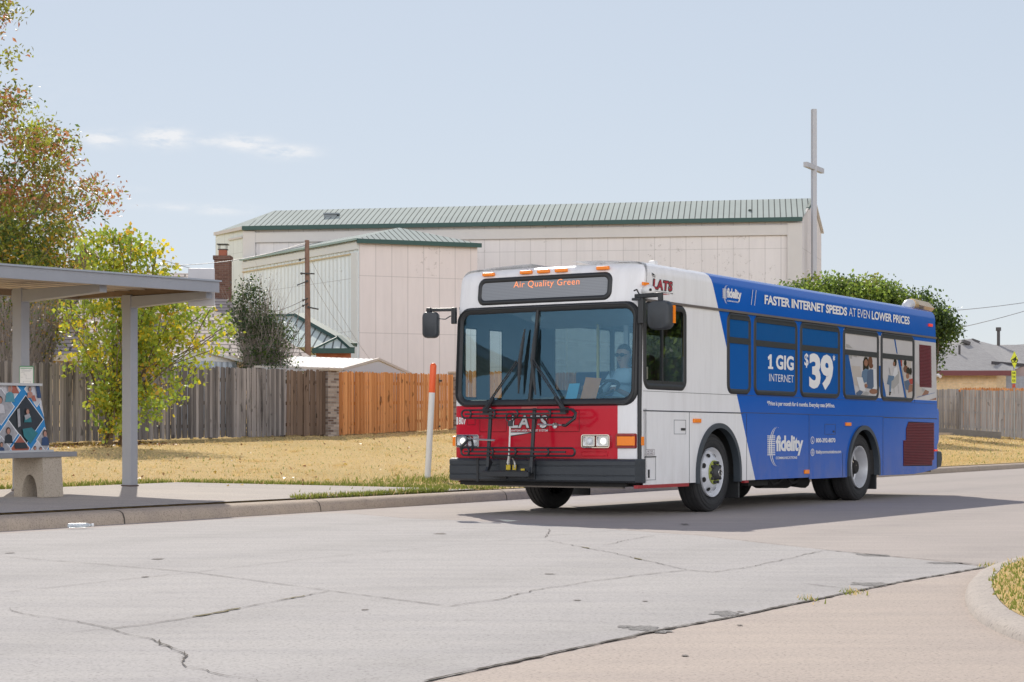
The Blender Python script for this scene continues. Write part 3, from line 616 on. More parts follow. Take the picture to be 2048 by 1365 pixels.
# house on the left with brown shingles
hs = empty('shingle_house', tuple(at(250, 760, 63))); hs.location.z = 1.2; tag(hs, 'low house with a big brown shingle roof behind the left fence', 'house'); HO = hs.location.copy()
E, E0 = at(622, 714, 62), at(-160, 714, 60); E0.z = E.z; R1, R0 = at(378, 547, 77), at(150, 547, 76); R0.z = R1.z; EB = E + Vector((-8.0, 30, 0)); E0B = E0 + Vector((0, 32, 0))
c = CB(HO); c.face_uv([E0, E, R1, R0]); c.face_uv([E, EB, R1]); c.face_uv([EB, E0B, R0, R1]); c.face_uv([E0B, E0, R0])
pk = at(203, 508, 66); ga, gb = at(80, 600, 63.5), at(300, 600, 63.5); gb.z = ga.z
c.face_uv([ga, Vector((pk.x, pk.y - 2.4, pk.z)), pk, Vector((ga.x, ga.y + 5, ga.z))]); c.face_uv([Vector((pk.x, pk.y - 2.4, pk.z)), gb, Vector((gb.x, gb.y + 5, gb.z)), pk])
c.build('roof', m_shingle, hs)
c = CB(HO); c.bar(E0 + Vector((0, -.06, -.1)), E + Vector((0, -.06, -.1)), .06, .2); c.build('fascia', M('cream_fascia', (.52, .47, .38), .7), hs)
c = CB(HO); c.wall(E0 + Vector((.5, .5, 0)), E + Vector((-.5, .5, 0)), 1.0, E.z - .1); c.wall(E + Vector((-.5, .5, 0)), EB + Vector((-.5, -.5, 0)), 1.0, E.z - .1); c.build('wall', m_tanbrick, hs)
c = CB(HO); p = at(446, 555, 72); zt = at(446, 514, 72).z; c.wall(Vector((p.x - .30, p.y - .3, 0)), Vector((p.x + .30, p.y - .3, 0)), 5.2, zt); c.wall(Vector((p.x + .30, p.y - .3, 0)), Vector((p.x + .30, p.y + .3, 0)), 5.2, zt); c.wall(Vector((p.x + .30, p.y + .3, 0)), Vector((p.x - .30, p.y + .3, 0)), 5.2, zt); c.wall(Vector((p.x - .30, p.y + .3, 0)), Vector((p.x - .30, p.y - .3, 0)), 5.2, zt)
for zz in (zt - .06,):
    for (ax_, ay, bx, by) in ((-.34, -.36, .34, -.36), (.34, -.36, .34, .36), (.34, .36, -.34, .36), (-.34, .36, -.34, -.36)): c.wall(Vector((p.x + ax_, p.y + ay, 0)), Vector((p.x + bx, p.y + by, 0)), zt - .14, zt + .02)
c.poly([(p.x - .3, p.y - .36, zt + .02), (p.x + .3, p.y - .36, zt + .02), (p.x + .3, p.y + .36, zt + .02), (p.x - .3, p.y + .36, zt + .02)], 0, [(0, 0), (.6, 0), (.6, .6), (0, .6)])
cy = c.build('chimney', m_brownbrick, hs)
c = CB(HO); c.box((p.x, p.y, zt + .15), (.30, .30, .27)); c.build('flue', M('clay_flue', (.36, .12, .07), .8), cy)
c = CB(HO)
for sx in (-.14, .14):
    for sy in (-.14, .14): c.box((p.x + sx, p.y + sy, zt + .36), (.02, .02, .22))
c.box((p.x, p.y, zt + .48), (.44, .44, .03)); c.box((p.x, p.y, zt + .28), (.36, .36, .03)); c.build('chimney_cap', M('cap_metal', (.06, .07, .07), .5), cy)

# garden sheds just behind the fence
def ribbed(name, col):
    n = Nd(name); uv = n.new('ShaderNodeUVMap').outputs[0]; s = n.new('ShaderNodeSeparateXYZ', {0: uv}); f = n.math('FRACT', n.math('DIVIDE', s.outputs[0], .19))
    g = n.math('LESS_THAN', f, .22); c = n.mix(g, n.mix(n.noise(2, 4, .6, vec=uv), tuple(x * .9 for x in col), col), tuple(x * .8 for x in col)); n.bump(n.math('SINE', n.math('MULTIPLY', f, 6.283)), .6, .03); return n.done(c, .5)
m_shedroof = ribbed('white_ribbed_roof', (.66, .65, .635)); m_shedwall = ribbed('white_ribbed_siding', (.60, .60, .60)); m_blueshed = ribbed('blue_ribbed_siding', (.50, .57, .66))
sh = empty('garden_shed', tuple(at(700, 780, 54))); sh.location.z = 1.0; SO = sh.location.copy(); tag(sh, 'white metal garden shed with a low ribbed gable roof above the brown fence', 'shed')
gl, gp, gr = at(686, 738.5, 52.5), at(757, 718.5, 54.75), at(824, 739.5, 57.0); gr.z = gl.z; bp = at(590, 713, 52.9); bp.z = gp.z; bl = gl + (bp - gp); br = gr + (bp - gp)
c = CB(SO); c.face_uv([gl, gp, bp, bl], along=bp - gp); c.face_uv([gp, gr, br, bp], along=bp - gp); c.build('roof', m_shedroof, sh)
c = CB(SO); ins = (gp - gl).normalized() * .25; a, b = gl + ins * .6, gr - Vector((ins.x, ins.y, 0)) * .6
c.wall(a, b, .9, gl.z - .02); c.poly([(a.x, a.y, gl.z - .02), (b.x, b.y, gl.z - .02), (gp.x, gp.y + .05, gp.z - .06)], 0, [(0.05, 0), (.06, 0), (.055, 1)]); c.wall(bl + Vector((.2, 0, 0)), a, .9, gl.z - .02); c.build('wall', m_shedwall, sh)
c = CB(SO); c.bar(gl, gp, .05, .07); c.bar(gp, gr, .05, .07); c.bar(bl, gl, .05, .06); c.build('trim', M('shed_trim', (.58, .53, .46), .6), sh)
sh2 = empty('garden_shed', tuple(at(410, 780, 51))); sh2.location.z = 1.0; SO2 = sh2.location.copy(); tag(sh2, 'pale blue garden shed with a gable front seen through the yellow leaves', 'shed')
gl, gp, gr = at(330, 719, 50), at(402, 699, 50.6), at(484, 722, 51.4); gr.z = gl.z; dv_ = Vector((-1.5, 3.5, 0))
c = CB(SO2); c.face_uv([gl, gp, gp + dv_, gl + dv_]); c.face_uv([gp, gr, gr + dv_, gp + dv_]); c.build('roof', m_shedroof, sh2)
c = CB(SO2); a, b = gl + Vector((.15, .1, 0)), gr + Vector((-.15, .1, 0)); c.wall(a, b, .9, gl.z - .02); c.wall(b, b + dv_, .9, gl.z - .02); c.build('wall', m_blueshed, sh2)
c = CB(SO2); c.poly([(a.x, a.y - .01, gl.z - .02), (b.x, b.y - .01, gl.z - .02), (gp.x, gp.y + .09, gp.z - .05)]); c.bar(gl, gp, .05, .07); c.bar(gp, gr, .05, .07); c.build('gable_panel', m_whitepaint, sh2)

# fences
def fence(name, label, a, b, ha, hb, mats, pw, cap=False, group=None, dog=.03, za=None, zb_=None):
    a, b = Vector(a), Vector(b); d = (b - a); L = d.xy.length; d2 = d.xy.normalized(); nn = Vector((d2.y, -d2.x)); root = empty(name, tuple(a), 0); tag(root, label, 'fence', group)
    n = int(L / pw); mb = CB(a)
    for i in range(n):
        t = (i + .5) / n; p = a.lerp(b, t); g_ = terrain(p.x, p.y) if za is None else p.z; h = (ha + (hb - ha) * t) * random.uniform(.985, 1.01); off = random.uniform(-.008, .008) + (.016 if i % 2 else 0)
        hw = pw * .455; mb.r = random.random(); q = p.xy + nn * off; th_ = .016; c0 = q - d2 * hw; c1 = q + d2 * hw
        g0 = g_ + random.uniform(.01, .05)
        prof = [(-hw, g0), (hw, g0), (hw, g_ + h - dog), (hw * .55, g_ + h), (-hw * .55, g_ + h), (-hw, g_ + h - dog)]
        mb.prism([(q.x + d2.x * x - nn.x * -th_, q.y + d2.y * x + nn.y * th_, z) for x, z in prof], (-nn.x * .018, -nn.y * .018, 0))
    mb.build('pickets', mats, root, norm=False)
    rb = CB(a)
    for f in (.18, .5, .82):
        p, q = a.xy - nn * .05, b.xy - nn * .05; rb.bar((p.x, p.y, a.z + ha * f), (q.x, q.y, b.z + hb * f), .04, .09)
    rb.build('rail', mats, root)
    k = max(2, int(L / 2.4)); 
    for i in range(k + 1):
        p = a.lerp(b, i / k); pb = CB(a); q = p.xy - nn * .11; hh = (ha + (hb - ha) * i / k); pb.box((q.x, q.y, p.z + hh / 2 - .05), (.09, .09, hh - .1)); pb.build('post', mats, root)
    return root
def fp(px, py, Z): p = at(px, py, Z); return Vector((p.x, p.y, terrain(p.x, p.y)))
F0, F1, F2, F3, F4 = fp(-120, 895, 38.2), fp(571, 875, 48.6), fp(650, 875, 49.8), fp(672, 874, 50.1), fp(905, 864, 57.6)
def hgt(F, py): return CH - (py - YH) * F.y / FPX - F.z
fence('picket_fence', 'long weathered grey picket fence behind the bus stop', F0, F1, hgt(F0, 719), hgt(F1, 738), m_greyfence, .105)
fence('picket_fence', 'short dark brown knotty fence panel beside the brick pillar', F1 + Vector((.02, .03, 0)), F2, hgt(F1, 740), hgt(F2, 741), m_darkfence, .12)
fence('picket_fence', 'newer orange brown cedar fence left of the bus', F3 + Vector((.03, .05, 0)), F4, hgt(F3, 743), hgt(F4, 749), m_newfence, .092, dog=.02)
def brick_pillar(p0, p1, hpx, label):
    dxy = (p1 - p0).xy; wd = dxy.length; c0 = (p0 + p1) / 2; root = empty('brick_pillar', tuple(c0)); tag(root, label, 'pillar', 'brick pillars of the fence'); z1 = c0.z + hpx
    d2 = dxy.normalized(); nn = Vector((d2.y, -d2.x)); q = [c0.xy - d2 * wd / 2 + nn * .12, c0.xy + d2 * wd / 2 + nn * .12, c0.xy + d2 * wd / 2 - nn * .2, c0.xy - d2 * wd / 2 - nn * .2]
    c = CB(c0)
    for i in range(4): c.wall((*q[i], 0), (*q[(i + 1) % 4], 0), c0.z - .1, z1)
    c.build('shaft', m_greybrick, root)
    c = CB(c0); c.box((c0.x, c0.y, z1 + .03), (wd + .06, .40, .06), rz=math.atan2(d2.y, d2.x)); c.build('coping', m_kerb, root)
brick_pillar(F2, F3, hgt(F2, 742), 'brick pillar between the dark and the orange fence panels')
gt = bpy.data.objects['picket_fence.002']
for px, py in ((876, 762), (874, 853)):
    c = CB(F3 + Vector((.03, .05, 0))); p = at(px, py, 56.55); c.box((p.x, p.y, p.z), (.10, .03, .16), rz=.9); c.box((p.x + .07, p.y + .06, p.z), (.16, .03, .05), rz=1.1); c.build('hinge', M('hinge_iron', (.015, .015, .015), .5) if 'hinge_iron' not in bpy.data.materials else bpy.data.materials['hinge_iron'], gt)
F5 = fp(922, 863, 58.4); brick_pillar(F4 + Vector((.05, .1, 0)), F5, hgt(F4, 748), 'brick pillar at the bus end of the orange fence')
F6 = fp(1250, 860, 72); fence('picket_fence', 'orange brown fence hidden mostly behind the bus', F5 + Vector((.05, .1, 0)), F6, 1.85, 1.85, m_newfence, .14)

# far right: house, fence, low wall, sign
rh = empty('tan_brick_house', tuple(at(1960, 860, 97))); rh.location.z = 1.4; RO = rh.location.copy(); tag(rh, 'tan brick house with a grey shingle hip roof behind the right fence', 'house')
ezz = at(1950, 742, 95).z
e_l, e_r = at(1790, 741, 95), at(2023, 742, 95); e_l.z = e_r.z = ezz; ap = at(1940, 678, 101); ap_l = at(1880, 684, 103); vr = at(1996, 692, 103.5); e_b = at(2130, 742, 104); far = at(2130, 684, 104)
c = CB(RO); c.face_uv([e_l, e_r, ap]); c.face_uv([e_l, ap, ap_l, at(1780, 730, 104)]); c.face_uv([e_r, at(2052, 730, 99), vr, ap], along=(1, .3, 0)); c.face_uv([at(2052, 730, 99), at(2200, 730, 101), far, vr], along=(1, .1, 0)); c.face_uv([vr, far, at(2130, 690, 110), at(1960, 690, 110)])
rr_ = c.build('roof', m_greyshingle, rh)
c = CB(RO); c.bar(e_l + Vector((0, -.06, -.12)), e_r + Vector((0, -.06, -.12)), .06, .26); c.build('fascia', M('maroon_fascia', (.16, .045, .05), .6), rh)
c = CB(RO); c.wall(e_l + Vector((0, .5, 0)), at(1993, 745, 95.5), 1.2, ezz - .2); c.wall(at(1993, 745, 95.5), at(2012, 745, 97), 1.2, ezz - .2); c.build('wall', m_tanbrick, rh)
c = CB(RO); c.wall(at(2008, 745, 97.6), at(2180, 745, 98.6), 1.2, at(2040, 731, 98).z); c.build('gable_wall', M('pink_siding', (.40, .32, .31), .8), rh)
c = CB(RO); c.bar(at(1984, 726, 95.8), at(2052, 731, 98), .08, .16); c.bar(at(2052, 731, 98), at(2200, 731, 99), .08, .16); c.build('bargeboard', M('dark_board', (.05, .045, .05), .6), rh)
c = CB(RO); p = at(2030, 770, 97.4); c.box((p.x, p.y, p.z), (1.3, .06, .9)); c.build('window', M('window_curtain', (.35, .38, .44), .2, .3, 9), rh)
m_vent = M('vent_pipe', (.07, .065, .065), .5)
c = CB(RO); p = at(1919, 704, 98); c.tube([p + Vector((0, 0, -.3)), p + Vector((0, 0, .35))], .06); c.tube([p + Vector((0, 0, -.32)), p + Vector((0, 0, -.2))], .14); c.build('vent_pipe', m_vent, rr_)
c = CB(RO); a, b = at(1997, 692, 103.6), at(1997, 657, 103.6); c.tube([a, b], .09); c.tube([b - Vector((0, 0, .15)), b + Vector((0, 0, .05))], .15); c.build('vent_pipe', m_vent, rr_)
for px, py in ((1932, 685), (1950, 683)):
    c = CB(RO); p = at(px, py, 99.8 if px < 1940 else 101); c.box((p.x, p.y, p.z), (.42, .4, .16), mat=Matrix.Rotation(.35, 3, 'Y')); c.build('roof_vent', m_vent, rr_)
c = CB(RO); p = at(1974, 732, 96.4); c.tube([p + Vector((0, 0, -.15)), p + Vector((0, 0, .1))], [.16, .06]); c.build('roof_vent', M('zinc', (.6, .6, .6), .35, metal=.8), rr_)
c = CB(RO); p = at(1876, 751, 94.9); c.ball((p.x, p.y, p.z), .1); c.tube([p, p + Vector((.1, -.15, -.08))], [.05, .09]); c.build('flood_lamp', m_whitepaint, rh)
r0, r1, r2, r3 = (at(x, y, Z) for x, y, Z in ((1700, 852, 84), (1917, 854, 84), (1921, 857, 82.5), (2230, 861, 82.5)))
for q in (r0, r1, r2, r3): q.z = terrain(q.x, q.y)
fence('picket_fence', 'silver grey picket fence emerging behind the rear of the bus', r0, r1, hgt(r0, 776), hgt(r1, 779), m_farfence, .13, za=1, dog=.02)
fence('picket_fence', 'silver grey fence standing a step nearer, behind the bicycle warning sign', r2, r3, hgt(r2, 780), hgt(r3, 783), m_farfence, .13, za=1, dog=.02)
q0, q1 = at(1920, 777, 86.5), at(2230, 781, 86.5); q0.z = q1.z = 1.3
fence('picket_fence', 'orange picket fence tops peeping over the silver grey fence', q0, q1, hgt(q0, 775.5), hgt(q1, 777.5), m_newfence, .11, za=1, dog=.05)
c = MB(); a, b = at(1700, 856, 80.5), at(2001, 857, 80); c.bar((a.x, a.y, terrain(a.x, a.y) + .05), (b.x, b.y, terrain(b.x, b.y) + .12), .3, .36); tag(c.build('retaining_wall', M('stained_concrete', (.20, .185, .17), .9, .4, 3), bevel=.02), 'low stained concrete kerb wall at the foot of the silver grey fence', 'low wall')
c = MB(); pts = [Tpx(x, y) for x, y in ((1780, 870), (1900, 870.5), (2000, 871.5), (2120, 872.5))]
for a, b in zip(pts, pts[1:]): c.bar(a + Vector((0, 0, .03)), b + Vector((0, 0, .03)), .18, .14)
tag(c.build('lawn_edging', m_kerb), kind='structure')
# bicycle warning sign
sg_b = at(2026, 861, 80.6); sg_b.z = terrain(sg_b.x, sg_b.y); sg = empty('bicycle_sign', tuple(sg_b)); tag(sg, 'yellow green diamond bicycle warning sign on a thin post', 'sign')
m_yel = M('fluorescent_yellow', (.72, .78, .03), .4, .06); m_black = M('sign_black', (.015, .015, .015), .5); m_post = M('galvanised', (.33, .34, .34), .45, metal=.5)
Zs = sg_b.y; k_ = Zs / FPX
def sgp(px, py, dy=0.): p = at(px, py, Zs - .06 - dy); return p
c = CB(sg_b); zt = at(2029, 704, Zs).z; c.box((sg_b.x + .05, sg_b.y, (zt + sg_b.z) / 2), (.06, .05, zt - sg_b.z)); c.build('post', m_post, sg)
dx = Vector((1, .15, 0))
c = CB(sg_b); c.prism([sgp(2021, 720), sgp(2029, 737.5), sgp(2036.5, 720), sgp(2029, 703)], (0, .012, 0)); pl = c.build('diamond_plate', m_yel, sg)
c = CB(sg_b)
for cx in (2026.2, 2032.2):
    ctr = sgp(cx, 722, .004); c.lathe([(-.004, .085), (-.004, .055), (.0, .055), (.0, .085)], 16, 0, ctr, 'y', True)
for a, b in (((2026.2, 722), (2028.3, 717)), ((2028.3, 717), (2031.2, 717)), ((2028.3, 717), (2030, 722)), ((2030, 722), (2032, 716.5)), ((2032.2, 722), (2031, 714.5)), ((2031, 714.5), (2033, 714))): c.tube([sgp(*a, .006), sgp(*b, .006)], .018, 5)
c.build('bicycle_symbol', m_black, pl)
c = CB(sg_b); c.prism([sgp(2023.2, 742), sgp(2023.2, 766.5), sgp(2032, 766.5), sgp(2032, 742)], (0, .012, 0)); pl2 = c.build('plate', m_yel, sg)
c = CB(sg_b)
for t, y in (('SHARE', 746.5), ('THE', 754), ('ROAD', 761.5)): text_in(c, t, (2024.4, 2030.9, y + 2.2, y - 2.2), lambda u, v: sgp(u, v, .004), 0, .02)
c.build('lettering', m_black, pl2)
c = CB(sg_b); p = sgp(2027.5, 772, .02); c.box(tuple(p), (.12, .1, .16)); c.build('reflector', M('red_reflector', (.5, .08, .04), .3), sg)

# ------------------------------------------------------------------ utility pole and wires
up_b = at(617, 800, 70); up_b.z = terrain(up_b.x, up_b.y); ut = empty('utility_pole', tuple(up_b)); tag(ut, 'brown wooden utility pole in front of the church wing', 'utility pole')
c = CB(up_b); tp = at(614, 481, 70); c.tube([up_b, up_b.lerp(tp, .5), tp], [.125, .11, .085], 12); c.build('shaft', bark_mat('pole_wood', (.25, .155, .115)), ut, smooth=True)
m_wire = M('wire', (.30, .31, .32), .5); m_dark = M('dark_iron', (.06, .06, .06), .6)
for a, b, r in (((603, 547.5), (629, 548), .03), ((614, 563), (594, 571), .022), ((600, 520), (611, 517), .02), ((617, 615), (637, 619), .03), ((606, 601), (616, 597), .025), ((606, 612), (616, 607), .025)):
    c = CB(up_b); c.tube([at(*a, 69.8), at(*b, 69.9)], r, 6); c.ball(tuple(at(*a, 69.8)), .05, 0, 8, 6); c.build('crossarm', m_dark, ut)
def wire(pts, r, label, sag=.0, n=10, mat=None):
    a, b = Vector(pts[0]), Vector(pts[1]); c = MB(); c.tube([a.lerp(b, i / n) - Vector((0, 0, sag * 4 * (i / n) * (1 - i / n))) for i in range(n + 1)], r, 5); o = c.build('power_line', mat or m_wire); tag(o, label, 'wire', 'overhead wires'); return o
pole_top = at(612, 486, 69.9)
wire((pole_top, at(308, 531, 66)), .012, 'thin wire from the top of the utility pole across to the left sky', .25)
wire((at(150, 452, 95), at(452, 556, 90)), .016, 'thin wire slanting down through the sky to the brown chimney', .2)
for a, b, s_ in (((606, 601), (470, 628), .2), ((606, 612), (470, 646), .2)): wire((at(*a, 69.8), at(*b, 60)), .014, 'service wire from the pole to the brown roof, %s of two' % ('upper' if a[1] < 605 else 'lower'), s_, mat=m_dark)
wire((at(616, 548, 69.8), at(712, 694, 78)), .007, 'wire slanting down right of the pole to the annex roof', .2); wire((at(622, 520, 69.8), at(742, 722, 84)), .007, 'longest wire slanting down right across the wing corner', .2)
wire((at(1870, 624, 110), at(2200, 578, 110)), .02, 'upper wire in the sky above the right house', .2); wire((at(1890, 662, 110), at(2200, 572, 104)), .02, 'lower wire in the sky above the right house', .2)
# ------------------------------------------------------------------ trees and shrubs
def leaves_obj(name, C, nl, sig, size, mats, prob, parent, aspect=.6, droop=.3, vz=.75, clumpcol=.7):
    n = len(C) * nl; P = np.repeat(C, nl, 0) + np.clip(rng.normal(size=(n, 3)), -2.1, 2.1) * np.array([sig, sig, sig * vz])
    N = rng.normal(size=(n, 3)) + [0, -.25, .6]; N /= np.linalg.norm(N, axis=1, keepdims=True); A = np.cross(N, rng.normal(size=(n, 3))); A[:, 2] -= droop
    A /= np.linalg.norm(A, axis=1, keepdims=True); B = np.cross(N, A); B /= np.linalg.norm(B, axis=1, keepdims=True); s = size * rng.uniform(.55, 1.25, (n, 1)) * .5
    V = np.empty((n * 4, 3)); V[0::4] = P - A * s; V[1::4] = P + B * s * aspect + N * s * .15 - A * s * .15; V[2::4] = P + A * s; V[3::4] = P - B * s * aspect + N * s * .15 - A * s * .15
    cm = np.repeat(rng.choice(len(mats), len(C), p=prob), nl); mi = np.where(rng.random(n) < clumpcol, cm, rng.choice(len(mats), n, p=prob))
    return rawmesh(name, V, 4, mats, mi, parent)
def crown_pts(rows, Z, n, shell=.55, lump=.3, thick=1.0, ybias=0.):
    rows = sorted(rows); ys = np.array([r[0] for r in rows]); xl = np.array([r[1] for r in rows]); xr = np.array([r[2] for r in rows]); k = Z / FPX; out = []
    area = np.interp(np.linspace(ys[0], ys[-1], 200), ys, xr - xl) ** 1.6; yy = np.linspace(ys[0], ys[-1], 200); pr = area / area.sum()
    ph = rng.uniform(0, 6.28, 6)
    for y in rng.choice(yy, n, p=pr):
        a = rng.uniform(0, 2 * np.pi); L, R_ = np.interp(y, ys, xl), np.interp(y, ys, xr); cx, rr = (L + R_) / 2, (R_ - L) / 2
        q = rng.random() ** shell; q *= 1 + lump * .5 * (math.sin(3 * a + ph[0] + y * .03) + math.sin(5 * a + ph[1] - y * .05)) * .5
        x = cx + rr * q * math.cos(a); d = rr * q * math.sin(a) * thick * k
        out.append(((x - 1024) * k, Z + d, CH - (y + rng.normal() * 4 - YH) * k))
    return np.array(out)
def limbs(name, base, tips, parent, mat, r0, fork=.4, r1=.012, stems=1, spread=.3, n=6):
    mb = MB(); base = Vector(base); T = [Vector(t) for t in tips]; top = sum(T, Vector()) / len(T)
    st = []
    for i in range(stems):
        b = base + Vector((random.gauss(0, spread), random.gauss(0, spread), -.1)) if stems > 1 else base - Vector((0, 0, .1))
        f = b.lerp(top + Vector((random.gauss(0, spread * 3), random.gauss(0, spread * 3), 0)), fork) if stems > 1 else b.lerp(Vector((top.x * .8 + b.x * .2, top.y * .8 + b.y * .2, top.z)), fork)
        m_ = b.lerp(f, .5) + Vector((random.gauss(0, .05), random.gauss(0, .05), 0)); mb.tube([b, m_, f], [r0, r0 * .85, r0 * .7], 9); st.append(f)
    for t in T:
        f = min(st, key=lambda s_: (s_ - t).length) if stems > 1 else st[0]; L = (t - f).length
        mid = f.lerp(t, .45) + Vector((random.gauss(0, .08), random.gauss(0, .08), random.uniform(0, .1))) * L; mb.tube([f - (f - base) * random.uniform(0, .35), mid, t], [r0 * random.uniform(.3, .5), r0 * .22, r1], 5, cap=False)
    return mb.build(name, mat, parent, smooth=True, norm=False)
def rel(o, root):                                # store geometry relative to its thing
    o.data.transform(Matrix.Translation(-root.location)); return o
def tree(name, label, base, rows, Z, ncl, nl, sig, size, mats, prob, r0, cat='tree', group=None, bark=None, nb=26, fork=.4, stems=1, spread=.3, shell=.55, thick=1., aspect=.6, lump=.3, extra=None, vz=.75, droop=.3):
    root = empty(name, tuple(base)); tag(root, label, cat, group); C = crown_pts(rows, Z, ncl, shell, lump, thick)
    if extra is not None: C = np.concatenate([C, extra])
    tips = [C[i] for i in rng.choice(len(C), min(nb, len(C)), replace=False)]
    rel(limbs('trunk', base, tips, root, bark or m_bark, r0, fork, stems=stems, spread=spread), root)
    rel(leaves_obj('crown', C, nl, sig, size, mats, prob, root, aspect, droop, vz), root); return root
lf = dict(olive=leaf_mat('leaf_olive', (.27, .275, .055)), lime=leaf_mat('leaf_lime', (.36, .40, .045)), yellow=leaf_mat('leaf_yellow', (.68, .54, .04)), rust=leaf_mat('leaf_rust', (.46, .20, .09)),
          green=leaf_mat('leaf_green', (.10, .155, .035)), dark=leaf_mat('leaf_dark', (.045, .08, .025)), bright=leaf_mat('leaf_bright', (.26, .36, .06)), gold=leaf_mat('leaf_gold', (.56, .35, .045)), tan=leaf_mat('leaf_tan', (.30, .20, .09)))
# tall autumn tree at the left edge: its axis stands outside the frame
rows = [(-120, -150, -20), (0, -190, 16), (60, -190, 30), (110, -200, 6), (170, -200, 14), (215, -210, 58), (245, -220, 76), (300, -235, 166), (340, -240, 174), (385, -245, 186), (430, -250, 172), (480, -250, 154), (520, -250, 146), (560, -240, 120), (620, -220, 60), (680, -180, -10)]
b = fp(-200, 885, 52)
tree('autumn_tree', 'tall tree turning rust and green at the left edge', b, rows, 52, 600, 50, .27, .165, [lf['olive'], lf['lime'], lf['rust'], lf['tan'], lf['green']], [.30, .18, .26, .16, .10], .24, nb=90, shell=.42, thick=.9, lump=.6, vz=.6, aspect=.45, fork=.3)
# yellow bush tree in front of the grey fence
rows = [(468, 205, 262), (500, 160, 320), (540, 150, 340), (570, 140, 360), (600, 140, 395), (640, 132, 425), (680, 136, 415), (720, 150, 385), (760, 155, 365), (800, 165, 350), (840, 180, 300), (872, 200, 262)]
b = fp(222, 886, 40.6)
ex = np.array([tuple(at(x, y, 40 + random.uniform(-.5, .5))) for x, y in [(170, 480), (188, 490), (160, 505), (228, 472), (240, 490), (262, 480), (275, 500), (300, 495), (312, 510), (322, 500), (290, 530), (330, 545), (345, 530), (350, 770), (372, 762), (395, 757), (330, 790), (455, 640), (465, 665), (440, 700), (448, 655), (430, 670), (436, 640), (412, 650), (425, 700), (400, 690), (410, 730), (190, 470), (215, 462), (252, 466), (280, 488), (420, 620), (405, 600), (130, 660), (145, 640), (385, 725)]])
tree('yellow_bush', 'bright yellow green leafy bush tree in front of the grey fence', b, rows, 40.2, 450, 25, .125, .105, [lf['lime'], lf['yellow'], lf['bright'], lf['gold']], [.48, .15, .33, .04], .045, nb=90, stems=6, spread=.16, fork=.45, shell=.8, thick=.7, lump=.4, extra=ex, aspect=.78, droop=.6)
# green tree mass between the tall tree and the roof, at the left
rows = [(430, -200, 120), (480, -200, 165), (530, -200, 175), (580, -160, 150), (640, -120, 120), (700, -60, 90)]
b = fp(-20, 885, 46); tree('green_shrub', 'olive green bushy tree above the shelter roof under the tall autumn tree', b, rows, 49, 300, 45, .26, .15, [lf['olive'], lf['lime'], lf['green'], lf['gold']], [.42, .22, .28, .08], .1, nb=30, thick=.6, aspect=.5)
# bare twiggy shrubs
def twigs(name, base, tips, parent, mat, r=.02, fork_p=.5):
    mb = MB()
    for t in tips:
        t = Vector(t); b = Vector(base) + Vector((random.gauss(0, .16), random.gauss(0, .16), 0)); L = (t - b).length; q = [b.lerp(t, f) + Vector((random.gauss(0, .05), random.gauss(0, .05), .25 * f * (1 - f))) * L * .6 for f in (0, .25, .5, .75)] + [t]
        mb.tube(q, [r, r * .8, r * .6, r * .4, r * .2], 4, cap=False)
        for _ in range(4):
            i = random.choice((2, 3)); s_ = q[i].lerp(q[i + 1], random.random()); e = s_ + (t - b).normalized() * L * random.uniform(.1, .25) + Vector((random.gauss(0, .12), random.gauss(0, .12), random.uniform(-.02, .14))) * L * .6; mb.tube([s_, s_.lerp(e, .5) + Vector((0, 0, .02)), e], [r * .4, r * .3, r * .15], 3, cap=False)
    return rel(mb.build(name, mat, parent, norm=False), parent)
def twig_shrub(label, bpx, Z, rows, nt, mat, leaf_rows, ncl, nl, mats, prob, size, r=.02):
    b = fp(bpx, 870, Z); root = empty('bare_shrub', tuple(b)); tag(root, label, 'shrub', 'bare twiggy shrubs behind the fence'); twigs('stems', b, crown_pts(rows, Z, nt, .6), root, mat, r)
    rel(leaves_obj('leaves', crown_pts(leaf_rows, Z, ncl), nl, .16, size, mats, prob, root), root)
twig_shrub('bare grey twiggy shrub behind the fence at the left edge', 20, 45, [(585, -30, 60), (620, -60, 110), (660, -60, 118), (700, -30, 90)], 130, m_greybark, [(600, -60, 130), (700, -40, 110)], 40, 14, [lf['green'], lf['tan']], [.5, .5], .1, .014)
twig_shrub('half bare grey shrub between the shelter posts', 80, 46, [(590, 40, 130), (640, 20, 125), (700, 40, 110)], 110, m_greybark, [(590, 70, 150), (650, 80, 150), (715, 60, 110)], 60, 16, [lf['olive'], lf['green'], lf['gold']], [.4, .4, .2], .1, .014)
rows = [(560, 488, 515), (590, 470, 545), (620, 462, 575), (660, 462, 600), (700, 468, 596), (735, 470, 585)]
b = fp(523, 870, 51.5); root = empty('evergreen_shrub', tuple(b)); tag(root, 'dark evergreen shrub with bare grey twigs right of the chimney', 'shrub')
twigs('stems', b, crown_pts(rows, 51.5, 190, .5), root, m_greybark, .016)
C = np.concatenate([crown_pts([(640, 475, 560), (680, 468, 590), (745, 470, 590)], 51.5, 130), crown_pts([(560, 488, 515), (620, 465, 530), (660, 465, 580)], 51.5, 85)])
rel(leaves_obj('leaves', C, 34, .17, .085, [lf['dark'], lf['green'], M('glossy_leaf', (.06, .09, .05), .25)], [.5, .3, .2], root), root)
